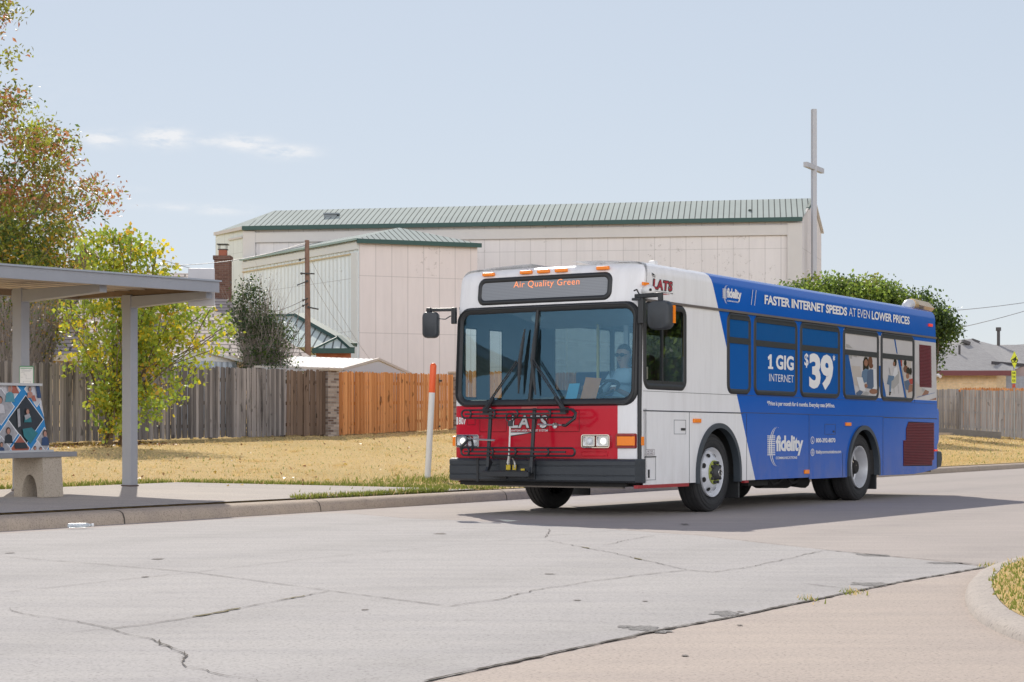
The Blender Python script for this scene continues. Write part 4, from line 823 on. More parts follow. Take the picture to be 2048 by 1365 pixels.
# green trees behind the bus
rows = [(562, 1590, 1700), (570, 1572, 1770), (580, 1566, 1800), (600, 1560, 1828), (625, 1556, 1842), (660, 1570, 1840), (700, 1610, 1790)]
b = at(1690, 880, 72); b.z = terrain(b.x, b.y)
tree('leafy_tree', 'broad dense green tree rising behind the blue bus roof', b, rows, 72, 560, 56, .25, .16, [lf['green'], lf['bright'], lf['dark'], lf['olive']], [.36, .42, .10, .12], .2, nb=40, shell=.33, thick=.75, lump=.2)
rows = [(596, 1820, 1856), (620, 1815, 1880), (645, 1820, 1908), (665, 1830, 1912), (690, 1840, 1885), (740, 1830, 1870)]
b = at(1858, 870, 79); b.z = terrain(b.x, b.y)
tree('leafy_tree', 'smaller dark green tree just past the rear of the bus roof', b, rows, 79, 170, 44, .30, .17, [lf['dark'], lf['green'], lf['bright']], [.5, .38, .12], .15, nb=20, shell=.4, lump=.4)
# trees across the street, seen as reflections in the driver's window
for i, (x, y, h, rr) in enumerate([(17, 30, 7.5, 3.0), (23.5, 34.5, 8.5, 3.4), (24, 27, 7, 2.8)]):
    b = Vector((x, y, .14)); root = empty('street_tree', tuple(b)); tag(root, 'green tree across the street, %s' % ['nearest the bus', 'tallest of three', 'farthest right of three'][i], 'tree', 'trees across the street')
    a = rng.uniform(0, 6.28, 260); q = rng.random(260) ** .4; ph = rng.uniform(-1, 1, 260); C = np.stack([x + rr * q * np.cos(a) * np.sqrt(1 - ph ** 2), y + rr * q * np.sin(a) * np.sqrt(1 - ph ** 2), h * .55 + h * .45 * q * ph], 1)
    rel(limbs('trunk', b, [C[j] for j in range(20)], root, m_bark, .18, .35), root); rel(leaves_obj('crown', C, 40, .4, .2, [lf['green'], lf['dark'], lf['bright']], [.5, .3, .2], root), root)

kids = [o for o in bpy.data.objects if o.name.startswith('street_tree')]  # further unseen trees are added below to darken reflections in the blue side
kids = [o for o in kids if o.parent is None]
for i, (x, y, k, sc, lab) in enumerate([(30, 38, 0, 1.15, 'fourth back from the bus'), (33, 47, 1, 1.0, 'fifth back, beside the road'), (40, 50, 2, 1.3, 'wide one in the second row'), (42, 62, 1, 1.1, 'last of the near row'), (52, 60, 0, 1.4, 'far one in the second row'), (28, 24, 2, 1.1, 'first one set back from the road'), (38, 32, 1, 1.2, 'set back behind the others')]):
    src = kids[k]; c = src.copy(); COL.objects.link(c); c.location = (x, y, .14); c.rotation_euler = (0, 0, i * 1.3); c.scale = (sc, sc, sc); c['label'] = 'added tree across the street, ' + lab
    for ch_ in src.children: q = ch_.copy(); COL.objects.link(q); q.parent = c
# ------------------------------------------------------------------ the bus: local x runs to the rear, y across (0 = the side we see), z up
BX, BY, TH, W = 2.507, 22.643, .569, 2.56
bus = empty('transit_bus', (BX, BY, 0), math.pi / 2 - TH); tag(bus, 'white red and blue city transit bus with internet advertising on its side', 'bus')
DV, NV = Vector((math.sin(TH), math.cos(TH))), Vector((-math.cos(TH), math.sin(TH)))
def SP(px, py, y=0.):                            # photo point -> (s, z) on the long side of the bus
    k = (px - 1024) / FPX; s = (k * (BY + y * NV.y) - BX - y * NV.x) / (DV.x - k * DV.y); Z = BY + s * DV.y + y * NV.y; return s, CH - (py - YH) * Z / FPX
z3 = lambda x, y: SP(1240 + x * 400 / 2022, 520 + y * 400 / 2022)
z4 = lambda x, y: SP(1560 + x * 380 / 2042, 560 + y * 380 / 2042)
z5 = lambda x, y: SP(1270 + x * 350 / 1838, 780 + y * 350 / 1838)
z6 = lambda x, y: SP(1580 + x * 340 / 1856, 780 + y * 340 / 1856)
def bow(y):
    t = min(1, abs(y - W / 2) / (W / 2)); return .04 * t * t + .085 * (1 - max(0, 1 - t ** 9) ** (1 / 9.))
def Fs(y, z):
    k = 0 if z < 1.3 else (.07 * (z - 1.3) / 1.2 if z < 2.5 else .07 + .12 * (z - 2.5)); return -1.985 + k + bow(y)
fS = lambda u, v, h=0.: (u, -h, v)               # side mapping
fF = lambda u, v, h=0.: (Fs(u, v) - h, u, v)     # front mapping, u = y
def paint_mat():
    n = Nd('bus_paint'); s = n.new('ShaderNodeSeparateXYZ', {0: n.tc('Object')}); x, y, z = s.outputs
    AND = lambda *a: a[0] if len(a) == 1 else n.math('MULTIPLY', a[0], AND(*a[1:])); GT = lambda a, b: n.math('GREATER_THAN', a, b); LT = lambda a, b: n.math('LESS_THAN', a, b)
    f = n.noise(1.2, 4, .6); white = n.mix(f, (.80, .80, .81), (.86, .86, .86)); dirt = n.ramp(n.noise(2.6, 5, .7, stretch=(2.5, 2.5, .35)), [(.45, (1, 1, 1)), (.75, (.86, .85, .84))]); white = n.mix(.7, white, dirt, 'MULTIPLY')
    blue = n.mix(n.noise(.9, 3, .6), (.003, .095, .45), (.005, .115, .52)); c = n.mix(AND(GT(n.math('ADD', x, n.math('MULTIPLY', z, .5)), 1.335), LT(z, 2.965)), white, blue)
    c = n.mix(AND(LT(x, -1.75), GT(y, .279), LT(z, 1.30)), c, n.mix(f, (.50, .008, .026), (.60, .012, .034)))
    strip = n.math('ADD', x, n.math('MULTIPLY', z, .45)); photo = n.mix(n.noise(2.2, 4, .6), (.45, .42, .41), (.66, .65, .66))
    c = n.mix(AND(GT(x, 5.40), LT(y, .01), GT(z, 1.50), LT(z, 2.425), n.math('ADD', n.math('ABSOLUTE', n.math('SIGN', n.math('SUBTRACT', strip, 6.45))), 0)), c, photo)
    c = n.mix(AND(GT(x, 5.40), LT(x, 5.52), GT(n.math('ADD', strip, 0), 6.2), LT(z, 1.98)), c, (.02, .10, .34))
    film_ = n.math('MULTIPLY', n.ramp(n.noise(3.2, 6, .7, stretch=(1, 1, .5)), [(.35, (0, 0, 0)), (.8, (1, 1, 1))]), n.math('SUBTRACT', 1.25, n.math('MULTIPLY', z, 1.4), clamp=True)); c = n.mix(n.math('MULTIPLY', film_, .42), c, (.34, .29, .24)); g = n.new('ShaderNodeNewGeometry').outputs['Backfacing']; c = n.mix(g, c, (.42, .43, .44))
    return n.done(c, n.math("MULTIPLY_ADD", n.noise(5, 4), .06, .12), 0, .30)
m_paint = paint_mat()
m_rubber = M('black_rubber', (.022, .024, .026), .5, .2, 8); m_bumper = M('bumper_plastic', (.035, .042, .05), .48, .15, 5, bump=.15, bscale=60); m_blackmetal = M('black_powder_coat', (.02, .023, .027), .4, .15, 9)
m_under = M('underbody', (.018, .017, .016), .85, .4, 6); m_chrome = M('chrome', (.72, .72, .72), .12, .05, 8, metal=1.); m_tyre = M('tyre_rubber', (.030, .030, .031), .8, .25, 14, bump=.3, bscale=60)
m_rim = M('rim_enamel', (.62, .63, .66), .4, .1, 9); m_alu = M('polished_rim', (.66, .67, .69), .42, .1, 9, metal=.35); m_amber = M('amber_lens', (.85, .22, .01), .25, .1, 30, emit=(1., .28, .02), estr=.05); m_vinyl = M('white_vinyl', (.78, .78, .78), .45, .03)
m_gutter = M('gutter_anodised', (.13, .11, .10), .5, .15, 4); m_seam = M('seam_dark', (.05, .055, .07), .7); m_steel = M('brushed_steel', (.55, .55, .54), .3, .1, 20, metal=1.)
def glass_mat(name, tint, refl=1.5, refl_col=(.9, .95, 1, 1)):
    n = Nd(name); t = n.new('ShaderNodeBsdfTransparent', {0: tint}); g = n.new('ShaderNodeBsdfGlossy', {0: refl_col, 1: .015}); fr = n.new('ShaderNodeFresnel', {0: refl})
    f = n.math('MULTIPLY_ADD', fr.outputs[0], 1.0, .0, clamp=True); x = n.new('ShaderNodeMixShader', {0: f, 1: t.outputs[0], 2: g.outputs[0]}); n.t.links.new(x.outputs[0], n.o.inputs[0]); return n.m
m_wind = glass_mat('windscreen_glass', (.72, .86, .90, 1), 1.85, (.34, .70, 1, 1)); m_sideglass = glass_mat('tinted_side_glass', (.25, .32, .32, 1), 2.2); m_doorglass = glass_mat('door_glass', (.80, .92, .92, 1), 1.3)  # windscreen reflections are tinted blue, standing in for the polarised sky
# body shell
rows_ = [(.40, 0), (.68, 0), (1.25, 0), (1.34, 0), (1.40, 0), (1.53, 0), (2.27, 0), (2.42, 0), (2.44, 0), (2.50, 0), (2.80, .004), (2.86, .012), (2.905, .035), (2.935, .075), (2.952, .13), (2.962, .22), (2.985, .6), (2.995, 1.0)]
near = [7.95, 6, 4, 2, .5, -.86, -1.78]; fy = [0, .004, .012, .03, .06, .085, .105, .25, .279, .5, .8, 1.28, 1.76, 2.06, 2.26, 2.42, 2.46, 2.495, 2.53, 2.548, 2.556, W]
far_ = [-1.78, -1.72, -1.46, -1.18, -.88, -.80, .4, 1.9, 2.0, 3.4, 3.5, 4.9, 5.0, 6.5, 7.95]
plan = [('n', s) for s in near] + [('f', y) for y in fy] + [('r', s) for s in far_]
def shell_pt(p, z, i):
    k, q = p
    if k == 'f': return (Fs(q, z) + i, i + (W - 2 * i) * q / W, z)
    s = q
    if q > 7.9: s = q - .065 * max(0, z - 1.25) / 1.25 - i
    return (s, i if k == 'n' else W - i, z)
def hole(a, b, z0, z1):
    zm = (z0 + z1) / 2
    if a[0] == b[0] == 'f': m = (a[1] + b[1]) / 2; return .105 < m < 2.495 and 1.34 < zm < 2.44
    m = (a[1] + b[1]) / 2
    if a[0] == b[0] == 'n': return -1.78 < m < -.86 and 1.53 < zm < 2.42
    if a[0] == b[0] == 'r':
        if m < -.8: return (-1.72 < m < -1.46 or -1.18 < m < -.88) and 1.40 < zm < 2.27
        return (.4 < m < 1.9 or 2 < m < 3.4 or 3.5 < m < 4.9 or 5 < m < 6.5) and 1.53 < zm < 2.42
    return False
def shell(r0, r1, sel):
    mb = MB(); n = len(plan)
    for i in range(r0, r1):
        for j in range(n):
            a, b = plan[j], plan[(j + 1) % n]
            if not sel(a, b) or hole(a, b, rows_[i][0], rows_[i + 1][0]): continue
            mb.poly([shell_pt(a, *rows_[i]), shell_pt(b, *rows_[i]), shell_pt(b, *rows_[i + 1]), shell_pt(a, *rows_[i + 1])])
    return mb
mb = shell(2, len(rows_) - 1, lambda a, b: True); zt, it = rows_[-1]; mb.poly([shell_pt(p, zt, it) for p in plan])
# lower side panels with round wheel openings
AF, AR = (.08, .615), (4.825, .61)
def skirt(mb, y):
    for s0, s1, (c, r) in ((-1.865, 2.86, AF), (2.86, 7.95, AR)):
        z0 = .372 if s0 < 0 else .35; arc = [(c - r * math.cos(math.pi * k / 24), .48 + r * math.sin(math.pi * k / 24)) for k in range(25)]
        pts = [(s0, z0), (c - r, z0)] + arc + [(c + r, z0)] + ([(s1, z0)] if s1 < 5 else [(6.9, z0), (7.35, z0 + .02), (7.95, z0 + .07)]) + [(s1, 1.25), (s0, 1.25)]
        top = len(pts)
        # fan it into a strip of quads: along the outline, up to the belt
        low = pts[:-2]
        for a, b in zip(low, low[1:]): 
            if abs(a[0] - b[0]) > 1e-6: mb.poly([(a[0], y, a[1]), (b[0], y, b[1]), (b[0], y, 1.25), (a[0], y, 1.25)])
skirt(mb, 0.); skirt(mb, W)
mb.poly([(7.95, 0, .42), (7.95, W, .42), (7.95, W, 1.25), (7.95, 0, 1.25)])
body = mb.build('body', m_paint, bus, smooth=True, angle=25)
mb = shell(0, 2, lambda a, b: a[0] == 'f' or b[0] == 'f'); fp_ = mb.build('front_panel', m_paint, bus, smooth=True, angle=25); fp_['label'] = 'red front panel'
# inside of the front: dashboard, floor, ceiling, bulkhead
m_int = M('interior_plastic', (.40, .41, .42), .6); m_dash = M('dashboard', (.05, .05, .052), .7, .2, 8); m_dashtop = M('dash_top', (.22, .17, .11), .6, .35, 3)
mb = MB(); mb.box((3.0, W / 2, .66), (9.8, W - .72, .04)); mb.build('floor', M('floor_rubber', (.12, .12, .13), .8), bus)
mb = MB(); mb.box((-1.45, .75, 1.0), (.6, 1.3, .62)); mb.box((-1.62, 1.6, 1.1), (.36, 1.7, .36)); mb.build('dashboard', [m_dash], bus, bevel=.04)
mb = MB(); mb.prism([(-1.86, .2, 1.28), (-1.84, 2.3, 1.28), (-1.45, 2.2, 1.34), (-1.35, 1.2, 1.42), (-1.45, .2, 1.36)], (0, 0, .02)); mb.build('dash_top', m_dashtop, bus)
mb = MB(); mb.box((-.42, .55, 1.30), (.05, 1.0, 1.2)); mb.box((-.45, 1.0, 1.95), (.04, .06, 1.9)); mb.build('driver_partition', M('partition', (.50, .52, .54), .5), bus)
mb = MB(); mb.box((-1.3, 1.28, 2.62), (.9, 2.3, .3)); mb.prism([(-1.3, .3, 2.46), (-.4, .3, 2.3), (-.4, .3, 2.7), (-1.3, .3, 2.7)], (0, 1.9, 0)); mb.build('ceiling_panel', m_int, bus)
m_pole = M('yellow_pole', (.62, .46, .10), .35)
for s, y, z0, z1 in ((-.55, 1.35, .68, 2.9), (-.4, 1.02, .68, 2.9), (1.0, .95, .68, 2.9), (2.3, 1.6, .68, 2.9)): mb = MB(); mb.tube([(s, y, z0), (s, y, z1)], .02, 8); mb.build('grab_pole', m_pole, bus, smooth=True)
mb = MB(); mb.tube([(-.75, 1.3, .9), (-.75, 1.3, 1.5), (-.73, 1.27, 1.54), (-.7, .85, 1.55)], .022, 8); mb.build('handrail', m_steel, bus, smooth=True)
for i in range(5):
    for y in (.5, 2.05):
        mb = MB(); s = .6 + i * 1.1; mb.box((s, y, 1.08), (.42, .85, .1)); mb.box((s + .24, y, 1.42), (.1, .85, .75)); mb.build('passenger_seat', M('seat_fabric', (.06, .09, .2), .8) if i + y < .6 else bpy.data.materials['seat_fabric'], bus, bevel=.03)
mb = MB(); mb.ball((-1.55, 1.62, 2.36), (.075, .075, .06)); mb.build('dome_camera', m_whitepaint, bus, smooth=True)
mb = MB(); mb.lathe([(math.sin(t) * .02, .23 + .02 * math.cos(t)) for t in np.linspace(0, 2 * math.pi, 9)[:-1]], 28, 0, (0, 0, 0), 'z', True); mb.tube([(-.22, 0, 0), (.22, 0, 0)], .014, 6); mb.tube([(0, 0, 0), (.0, .22, 0)], .014, 6); mb.tube([(0, 0, 0), (0, 0, -.3)], .03, 8)
sw = mb.build('steering_wheel', m_dash, bus, smooth=True); sw.location = (-1.50, .78, 1.50); sw.rotation_euler = (0, R(-25), 0)
mb = MB(); mb.box((-.89, .76, 1.12), (.5, .5, .12)); mb.box((-.65, .76, 1.52), (.12, .5, .80)); mb.build('driver_seat', m_dash, bus, bevel=.04)
# windscreen
def gridF(mb, u0, u1, v0, v1, h, nu=24, nv=6):
    vs_ = [fF(u0 + (u1 - u0) * i / nu, v0 + (v1 - v0) * j / nv, h) for j in range(nv + 1) for i in range(nu + 1)]; mb.add(vs_, [(j * (nu + 1) + i, j * (nu + 1) + i + 1, (j + 1) * (nu + 1) + i + 1, (j + 1) * (nu + 1) + i) for j in range(nv) for i in range(nu)])
mb = MB(); gridF(mb, .07, 2.515, 1.315, 2.455, -.004); ws = mb.build('windscreen', m_wind, bus, smooth=True)
mb = MB(); ring(mb, .03, 2.553, 1.285, 2.49, .085, .17, .035, fF, st=.12, ri=.11); ring(mb, .055, 2.54, 1.30, 2.47, .02, .16, .05, fF, st=.12, h0=.03); mb.build('windscreen_gasket', m_rubber, ws, smooth=True, angle=60)
mb = MB(); q = [fF(1.375 + (1.455 - 1.375) * k / 8, 2.44 - 1.09 * k / 8, .012) for k in range(9)]; mb.tube(q, .022, 8); mb.build('centre_divider', m_rubber, ws, smooth=True)
# driver's window
mb = MB(); mb.poly([fS(-1.79, 1.52, -.012), fS(-.85, 1.52, -.012), fS(-.85, 2.43, -.012), fS(-1.79, 2.43, -.012)]); dw = mb.build('driver_window', m_sideglass, bus)
mb = MB(); ring(mb, -1.862, -.785, 1.472, 2.485, .075, .13, .016, fS, ri=.05); mb.box((-1.388, .004, 1.975), (.025, .02, .92)); mb.box((-1.32, .006, 1.56), (.9, .02, .035)); mb.build('window_frame', m_rubber, dw, smooth=True, angle=50)
mb = MB(); mb.box((-1.79, -.006, 1.66), (.03, .02, .14)); mb.build('latch', m_steel, dw)
# passenger windows under perforated film
def film(name, col): return M(name, col, .14, .12, 1.6, spec=.25)
m_filmU, m_filmL = film('dark_blue_film', (.006, .09, .30)), film('blue_film', (.006, .10, .38)); m_filmW = film('pale_photo_film', (.55, .53, .53))
wins = [(.318, 1.005, 2.15, 'narrow passenger window under blue film'), (1.098, 2.462, 2.145, 'passenger window lettered 1 GIG INTERNET'), (2.555, 3.935, 2.145, 'passenger window lettered with the price'), (4.055, 5.415, 2.145, 'passenger window with a photo of a couple'), (5.50, 6.895, 2.145, 'passenger window with a photo of a woman in an armchair')]
WIN = []
for i, (s0, s1, zm, lab) in enumerate(wins):
    mb = MB(); ring(mb, s0, s1, 1.462, 2.488, .07, .13, .018, fS, ri=.045); mb.box(((s0 + s1) / 2, -.004, zm - .012), (s1 - s0 - .12, .024, .075)); mb.box(((s0 + s1) / 2, -.008, 2.425), (s1 - s0 - .14, .02, .05)); wo = mb.build('passenger_window', m_rubber, bus, smooth=True, angle=50); wo['label'] = lab; WIN.append(wo)
    for z0, z1, mt in ((1.50, zm - .05, m_filmL), (zm + .02, 2.46, m_filmU)):
        mb = MB(); mb.poly([fS(s0 + .03, z0, .003), fS(s1 - .03, z0, .003), fS(s1 - .03, z1, .003), fS(s0 + .03, z1, .003)]); mb.build('pane', m_filmW if i > 2 else mt, wo)
# pictures on the last two windows: flat print, simple figures
mats_p = [film('print_blue', (.02, .10, .32)), film('print_skin', (.30, .15, .10)), film('print_brown_skin', (.17, .075, .05)), film('print_hair', (.03, .022, .02)), film('print_denim', (.13, .20, .30)), film('print_shirt', (.10, .14, .22)), film('print_white', (.66, .66, .67)), film('print_grey', (.38, .37, .36)), film('print_red', (.40, .06, .05)), film('print_sofa', (.50, .45, .41))]
def clipz(pts): return [z4(*p) for p in pts]
def picture(wo, items):
    mb = MB()
    for k, (mi, pts) in enumerate(items): mb.poly([fS(*p, .0042 + k * .0003) for p in clipz(pts)], mi)
    mb.build('advert_photo', mats_p, wo)
def ell(cx, cy, rx, ry, n=14, rot=0): return [(cx + rx * math.cos(2 * math.pi * k / n) * math.cos(rot) - ry * math.sin(2 * math.pi * k / n) * math.sin(rot), cy + rx * math.cos(2 * math.pi * k / n) * math.sin(rot) + ry * math.sin(2 * math.pi * k / n) * math.cos(rot)) for k in range(n)]
picture(WIN[3], [(0, [(690, 790), (733, 795), (812, 1245), (700, 1238)]), (7, [(735, 800), (775, 806), (770, 850), (740, 845)]), (7, [(785, 808), (822, 812), (820, 835), (788, 825)]), (9, [(765, 925), (860, 930), (880, 1100), (800, 1130)]), (9, [(780, 1040), (830, 1050), (850, 1150), (800, 1130)]),
    (3, [(888, 880), (905, 832), (935, 832), (948, 880), (950, 960), (930, 985), (890, 970)]), (4, [(880, 985), (912, 955), (950, 965), (945, 1090), (900, 1110), (872, 1040)]), (1, ell(920, 893, 20, 38)), (6, [(985, 960), (1025, 960), (1040, 1170), (990, 1180)]), (5, [(935, 985), (965, 960), (998, 965), (1003, 1150), (985, 1175), (925, 1165)]), (2, ell(966, 880, 24, 58)), (2, ell(975, 925, 22, 28)), (1, ell(1000, 1200, 45, 28)), (1, ell(918, 1140, 18, 22)),
    (5, [(815, 1215), (850, 1185), (890, 1205), (860, 1245), (815, 1245)]), (6, [(815, 1045), (880, 1050), (915, 1200), (850, 1185)]), (7, [(860, 1240), (920, 1200), (950, 1215), (940, 1246)]), (7, [(705, 690), (738, 700), (774, 735), (712, 728)])])
picture(WIN[4], [(0, [(1222, 640), (1238, 642), (1262, 795), (1250, 793)]), (0, [(1098, 1030), (1140, 1262), (1108, 1258), (1098, 1200)]), (0, [(1262, 850), (1284, 852), (1358, 1280), (1338, 1278)]), (7, [(1188, 1050), (1278, 980), (1276, 1110), (1220, 1170), (1186, 1168)]), (7, [(1218, 1160), (1224, 1160), (1226, 1225), (1221, 1225)]), (7, [(1262, 1130), (1268, 1130), (1275, 1225), (1270, 1225)]),
    (3, ell(1234, 890, 17, 40)), (1, ell(1222, 905, 11, 24)), (6, [(1222, 950), (1255, 935), (1262, 1010), (1225, 1050), (1205, 1030)]), (4, [(1160, 1025), (1225, 1035), (1215, 1075), (1180, 1100), (1160, 1110)]), (4, [(1160, 1040), (1180, 1040), (1170, 1130), (1145, 1120)]), (4, [(1170, 1080), (1195, 1075), (1185, 1210), (1172, 1205)]), (3, [(1170, 1205), (1190, 1205), (1180, 1242), (1170, 1240)]), (7, [(1165, 945), (1172, 945), (1185, 1020), (1178, 1022)]),
    (9, [(1290, 860), (1400, 875), (1415, 1280), (1360, 1275)]), (3, ell(1340, 895, 16, 36)), (2, ell(1345, 960, 26, 40)), (3, ell(1372, 985, 22, 45)), (1, ell(1365, 1035, 18, 30)), (3, ell(1400, 985, 12, 40)), (8, [(1380, 1070), (1418, 1060), (1418, 1120), (1385, 1130)]), (5, [(1330, 1090), (1375, 1075), (1398, 1130), (1380, 1190), (1345, 1180)]), (8, [(1288, 860), (1302, 862), (1306, 930), (1296, 925)]), (1, [(1380, 1130), (1418, 1125), (1415, 1200), (1368, 1215)])])
mb = MB()                                         # torn end of the picture on the rear corner panel
for k, (mi, a) in enumerate([(9, [(1455, 1090), (1530, 1160), (1560, 1250), (1460, 1280)]), (7, [(1520, 1165), (1555, 1170), (1550, 1205), (1525, 1200)]), (1, [(1560, 1180), (1600, 1200), (1590, 1235), (1520, 1250)]), (1, [(1640, 1280), (1678, 1265), (1678, 1292), (1600, 1290)]), (0, [(1470, 1260), (1660, 1212), (1660, 1216), (1470, 1266)])]): mb.poly([fS(*p, .002 + .0004 * k) for p in clipz(a)], mi)
mb.build('advert_photo', mats_p, bus)
# trim of the side: gutter, panel joints, sill
mb = MB(); mb.box((3.03, -.010, 2.498), (9.70, .026, .028)); mb.box((3.03, W + .01, 2.498), (9.70, .026, .028)); mb.build('rain_gutter', m_gutter, bus)
mb = MB()
for s0, s1, z, t in ((-1.86, .79, 1.226, .014), (.79, 2.86, 1.232, .007), (2.86, 5.63, 1.228, .006), (5.63, 7.93, 1.214, .012), (-1.86, 7.9, 1.452, .004)): mb.box(((s0 + s1) / 2, -.001, z), (s1 - s0, .004, t))
for s, z0, z1 in ((-.704, .375, 1.22), (.89, .36, 1.22), (2.865, .355, 1.225), (4.05, .36, .70), (5.60, .36, 1.21), (6.935, 1.46, 2.47)): mb.box((s, -.001, (z0 + z1) / 2), (.006, .004, z1 - z0))
for a, b, c, d in ((-1.097, -.798, .959, 1.124), (-1.827, -1.561, .427, .689), (3.41, 3.79, .96, 1.10)):
    for q in ((a, c, a, d), (b, c, b, d), (a, c, b, c), (a, d, b, d)): mb.box(((q[0] + q[2]) / 2, -.001, (q[1] + q[3]) / 2), (abs(q[0] - q[2]) + .005, .003, abs(q[1] - q[3]) + .005))
mb.build('panel_joints', m_seam, bus)  # thin dark strips along the panel seams
for c_, z_ in (((-.87, -.003, 1.015), (.105, .008, .03)), ((-1.73, -.003, .50), (.035, .008, .095)), ((-1.69, -.004, .695), (.27, .008, .012)), ((3.72, -.003, 1.0), (.05, .008, .025))): mb = MB(); mb.box(c_, z_); mb.build('latch', m_blackmetal, bus)
mb = MB(); mb.box((-1.38, .01, .352), (1.28, .05, .038)); mb.box((.86, .01, .355), (.12, .05, .03)); mb.build('red_sill', M('red_sill', (.36, .03, .035), .45), bus)
mb = MB(); mb.tube([(-1.925, .012, .40), (-1.925, .012, 1.3), (-1.90, .010, 2.32)], .026, 8); mb.build('corner_seal', m_rubber, bus, smooth=True)
for s, z, w_, h_, mt, nm in ((-.52, 1.12, .19, .05, m_amber, 'side_marker'), (4.23, 1.105, .18, .05, m_amber, 'side_marker'), (2.76, .45, .14, .055, m_amber, 'side_marker'), (-1.825, 2.68, .14, .04, m_amber, 'side_marker'), (7.61, 2.69, .15, .045, M('red_lens', (.75, .04, .03), .25, emit=(1, .05, .03), estr=.15), 'side_marker'), (7.85, .71, .14, .03, bpy.data.materials['red_lens'], 'side_marker')): mb = MB(); mb.box((s, -.012, z), (w_, .03, h_)); mb.build(nm, mt, bus, bevel=.008)
# louvred grilles
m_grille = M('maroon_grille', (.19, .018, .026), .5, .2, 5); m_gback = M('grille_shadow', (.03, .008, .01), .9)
def grille(pts, zs, st):
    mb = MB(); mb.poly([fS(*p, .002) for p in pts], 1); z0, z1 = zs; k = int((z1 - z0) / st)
    for i in range(k):
        z = z0 + (i + .5) * (z1 - z0) / k; xs = []
        for a, b in zip(pts, pts[1:] + pts[:1]):
            if (a[1] - z) * (b[1] - z) < 0: xs.append(a[0] + (b[0] - a[0]) * (z - a[1]) / (b[1] - a[1]))
        xs.sort()
        if len(xs) >= 2: mb.prism([(xs[0], -.003, z - st * .42), (xs[-1], -.003, z - st * .42), (xs[-1], -.014, z + st * .12), (xs[0], -.014, z + st * .12)], (0, .003, st * .2))
    return mb.build('louvre_grille', [m_grille, m_gback], bus)
grille([(7.15, 1.702), (7.68, 1.702), (7.655, 2.366), (7.132, 2.366)], (1.702, 2.366), .022)
grille([(6.438, .478), (7.71, .465), (7.71, .56), (7.79, .56), (7.79, 1.15), (6.66, 1.16), (6.555, 1.05), (6.555, .867), (6.438, .867)], (.485, 1.145), .024)
# wheel openings and wheels
for cx, r in (AF, AR):
    mb = MB(); n = 30; A = [(cx - r * math.cos(math.pi * k / n), .48 + r * math.sin(math.pi * k / n)) for k in range(n + 1)]; B = [(cx - (r - .06) * math.cos(math.pi * k / n), .48 + (r - .06) * math.sin(math.pi * k / n)) for k in range(n + 1)]
    A = [(cx - r, .36)] + A + [(cx + r, .36)]; B = [(cx - r + .06, .36)] + B + [(cx + r - .06, .36)]; m_ = len(A)
    mb.add([(x, 0, z) for x, z in A] + [(x, -.03, z) for x, z in A] + [(x, -.03, z) for x, z in B] + [(x, .06, z) for x, z in B], [(k * m_ + i, k * m_ + i + 1, (k + 1) * m_ + i + 1, (k + 1) * m_ + i) for k in range(3) for i in range(m_ - 1)]); mb.build('wheel_arch', M('arch_rubber', (.05, .062, .075), .5, .15, 6) if cx < 1 else bpy.data.materials['arch_rubber'], bus, smooth=True, angle=50)
    mb = MB()
    for y0, y1 in ((.03, .75), (W - .75, W - .03)):
        vs_ = [(x, y, z) for y in (y0, y1) for x, z in A]; mb.add(vs_, [(i, i + 1, m_ + i + 1, m_ + i) for i in range(m_ - 1)]); yi = y1 if y0 < 1 else y0
        for i in range(m_ - 1): mb.poly([(A[i][0], yi, A[i][1]), (A[i + 1][0], yi, A[i + 1][1]), (A[i + 1][0], yi, .30), (A[i][0], yi, .30)])
    mb.build('wheel_well', m_under, bus)
TY = [(.045, .30), (.015, .33), (.0, .38), (.004, .43), (.02, .47), (.045, .484), (.05, .478), (.06, .478), (.065, .487), (.10, .489), (.105, .48), (.115, .48), (.12, .489), (.16, .489), (.165, .48), (.175, .48), (.18, .489), (.215, .487), (.22, .478), (.23, .478), (.235, .484), (.26, .47), (.276, .43), (.28, .38), (.265, .33), (.235, .30)]
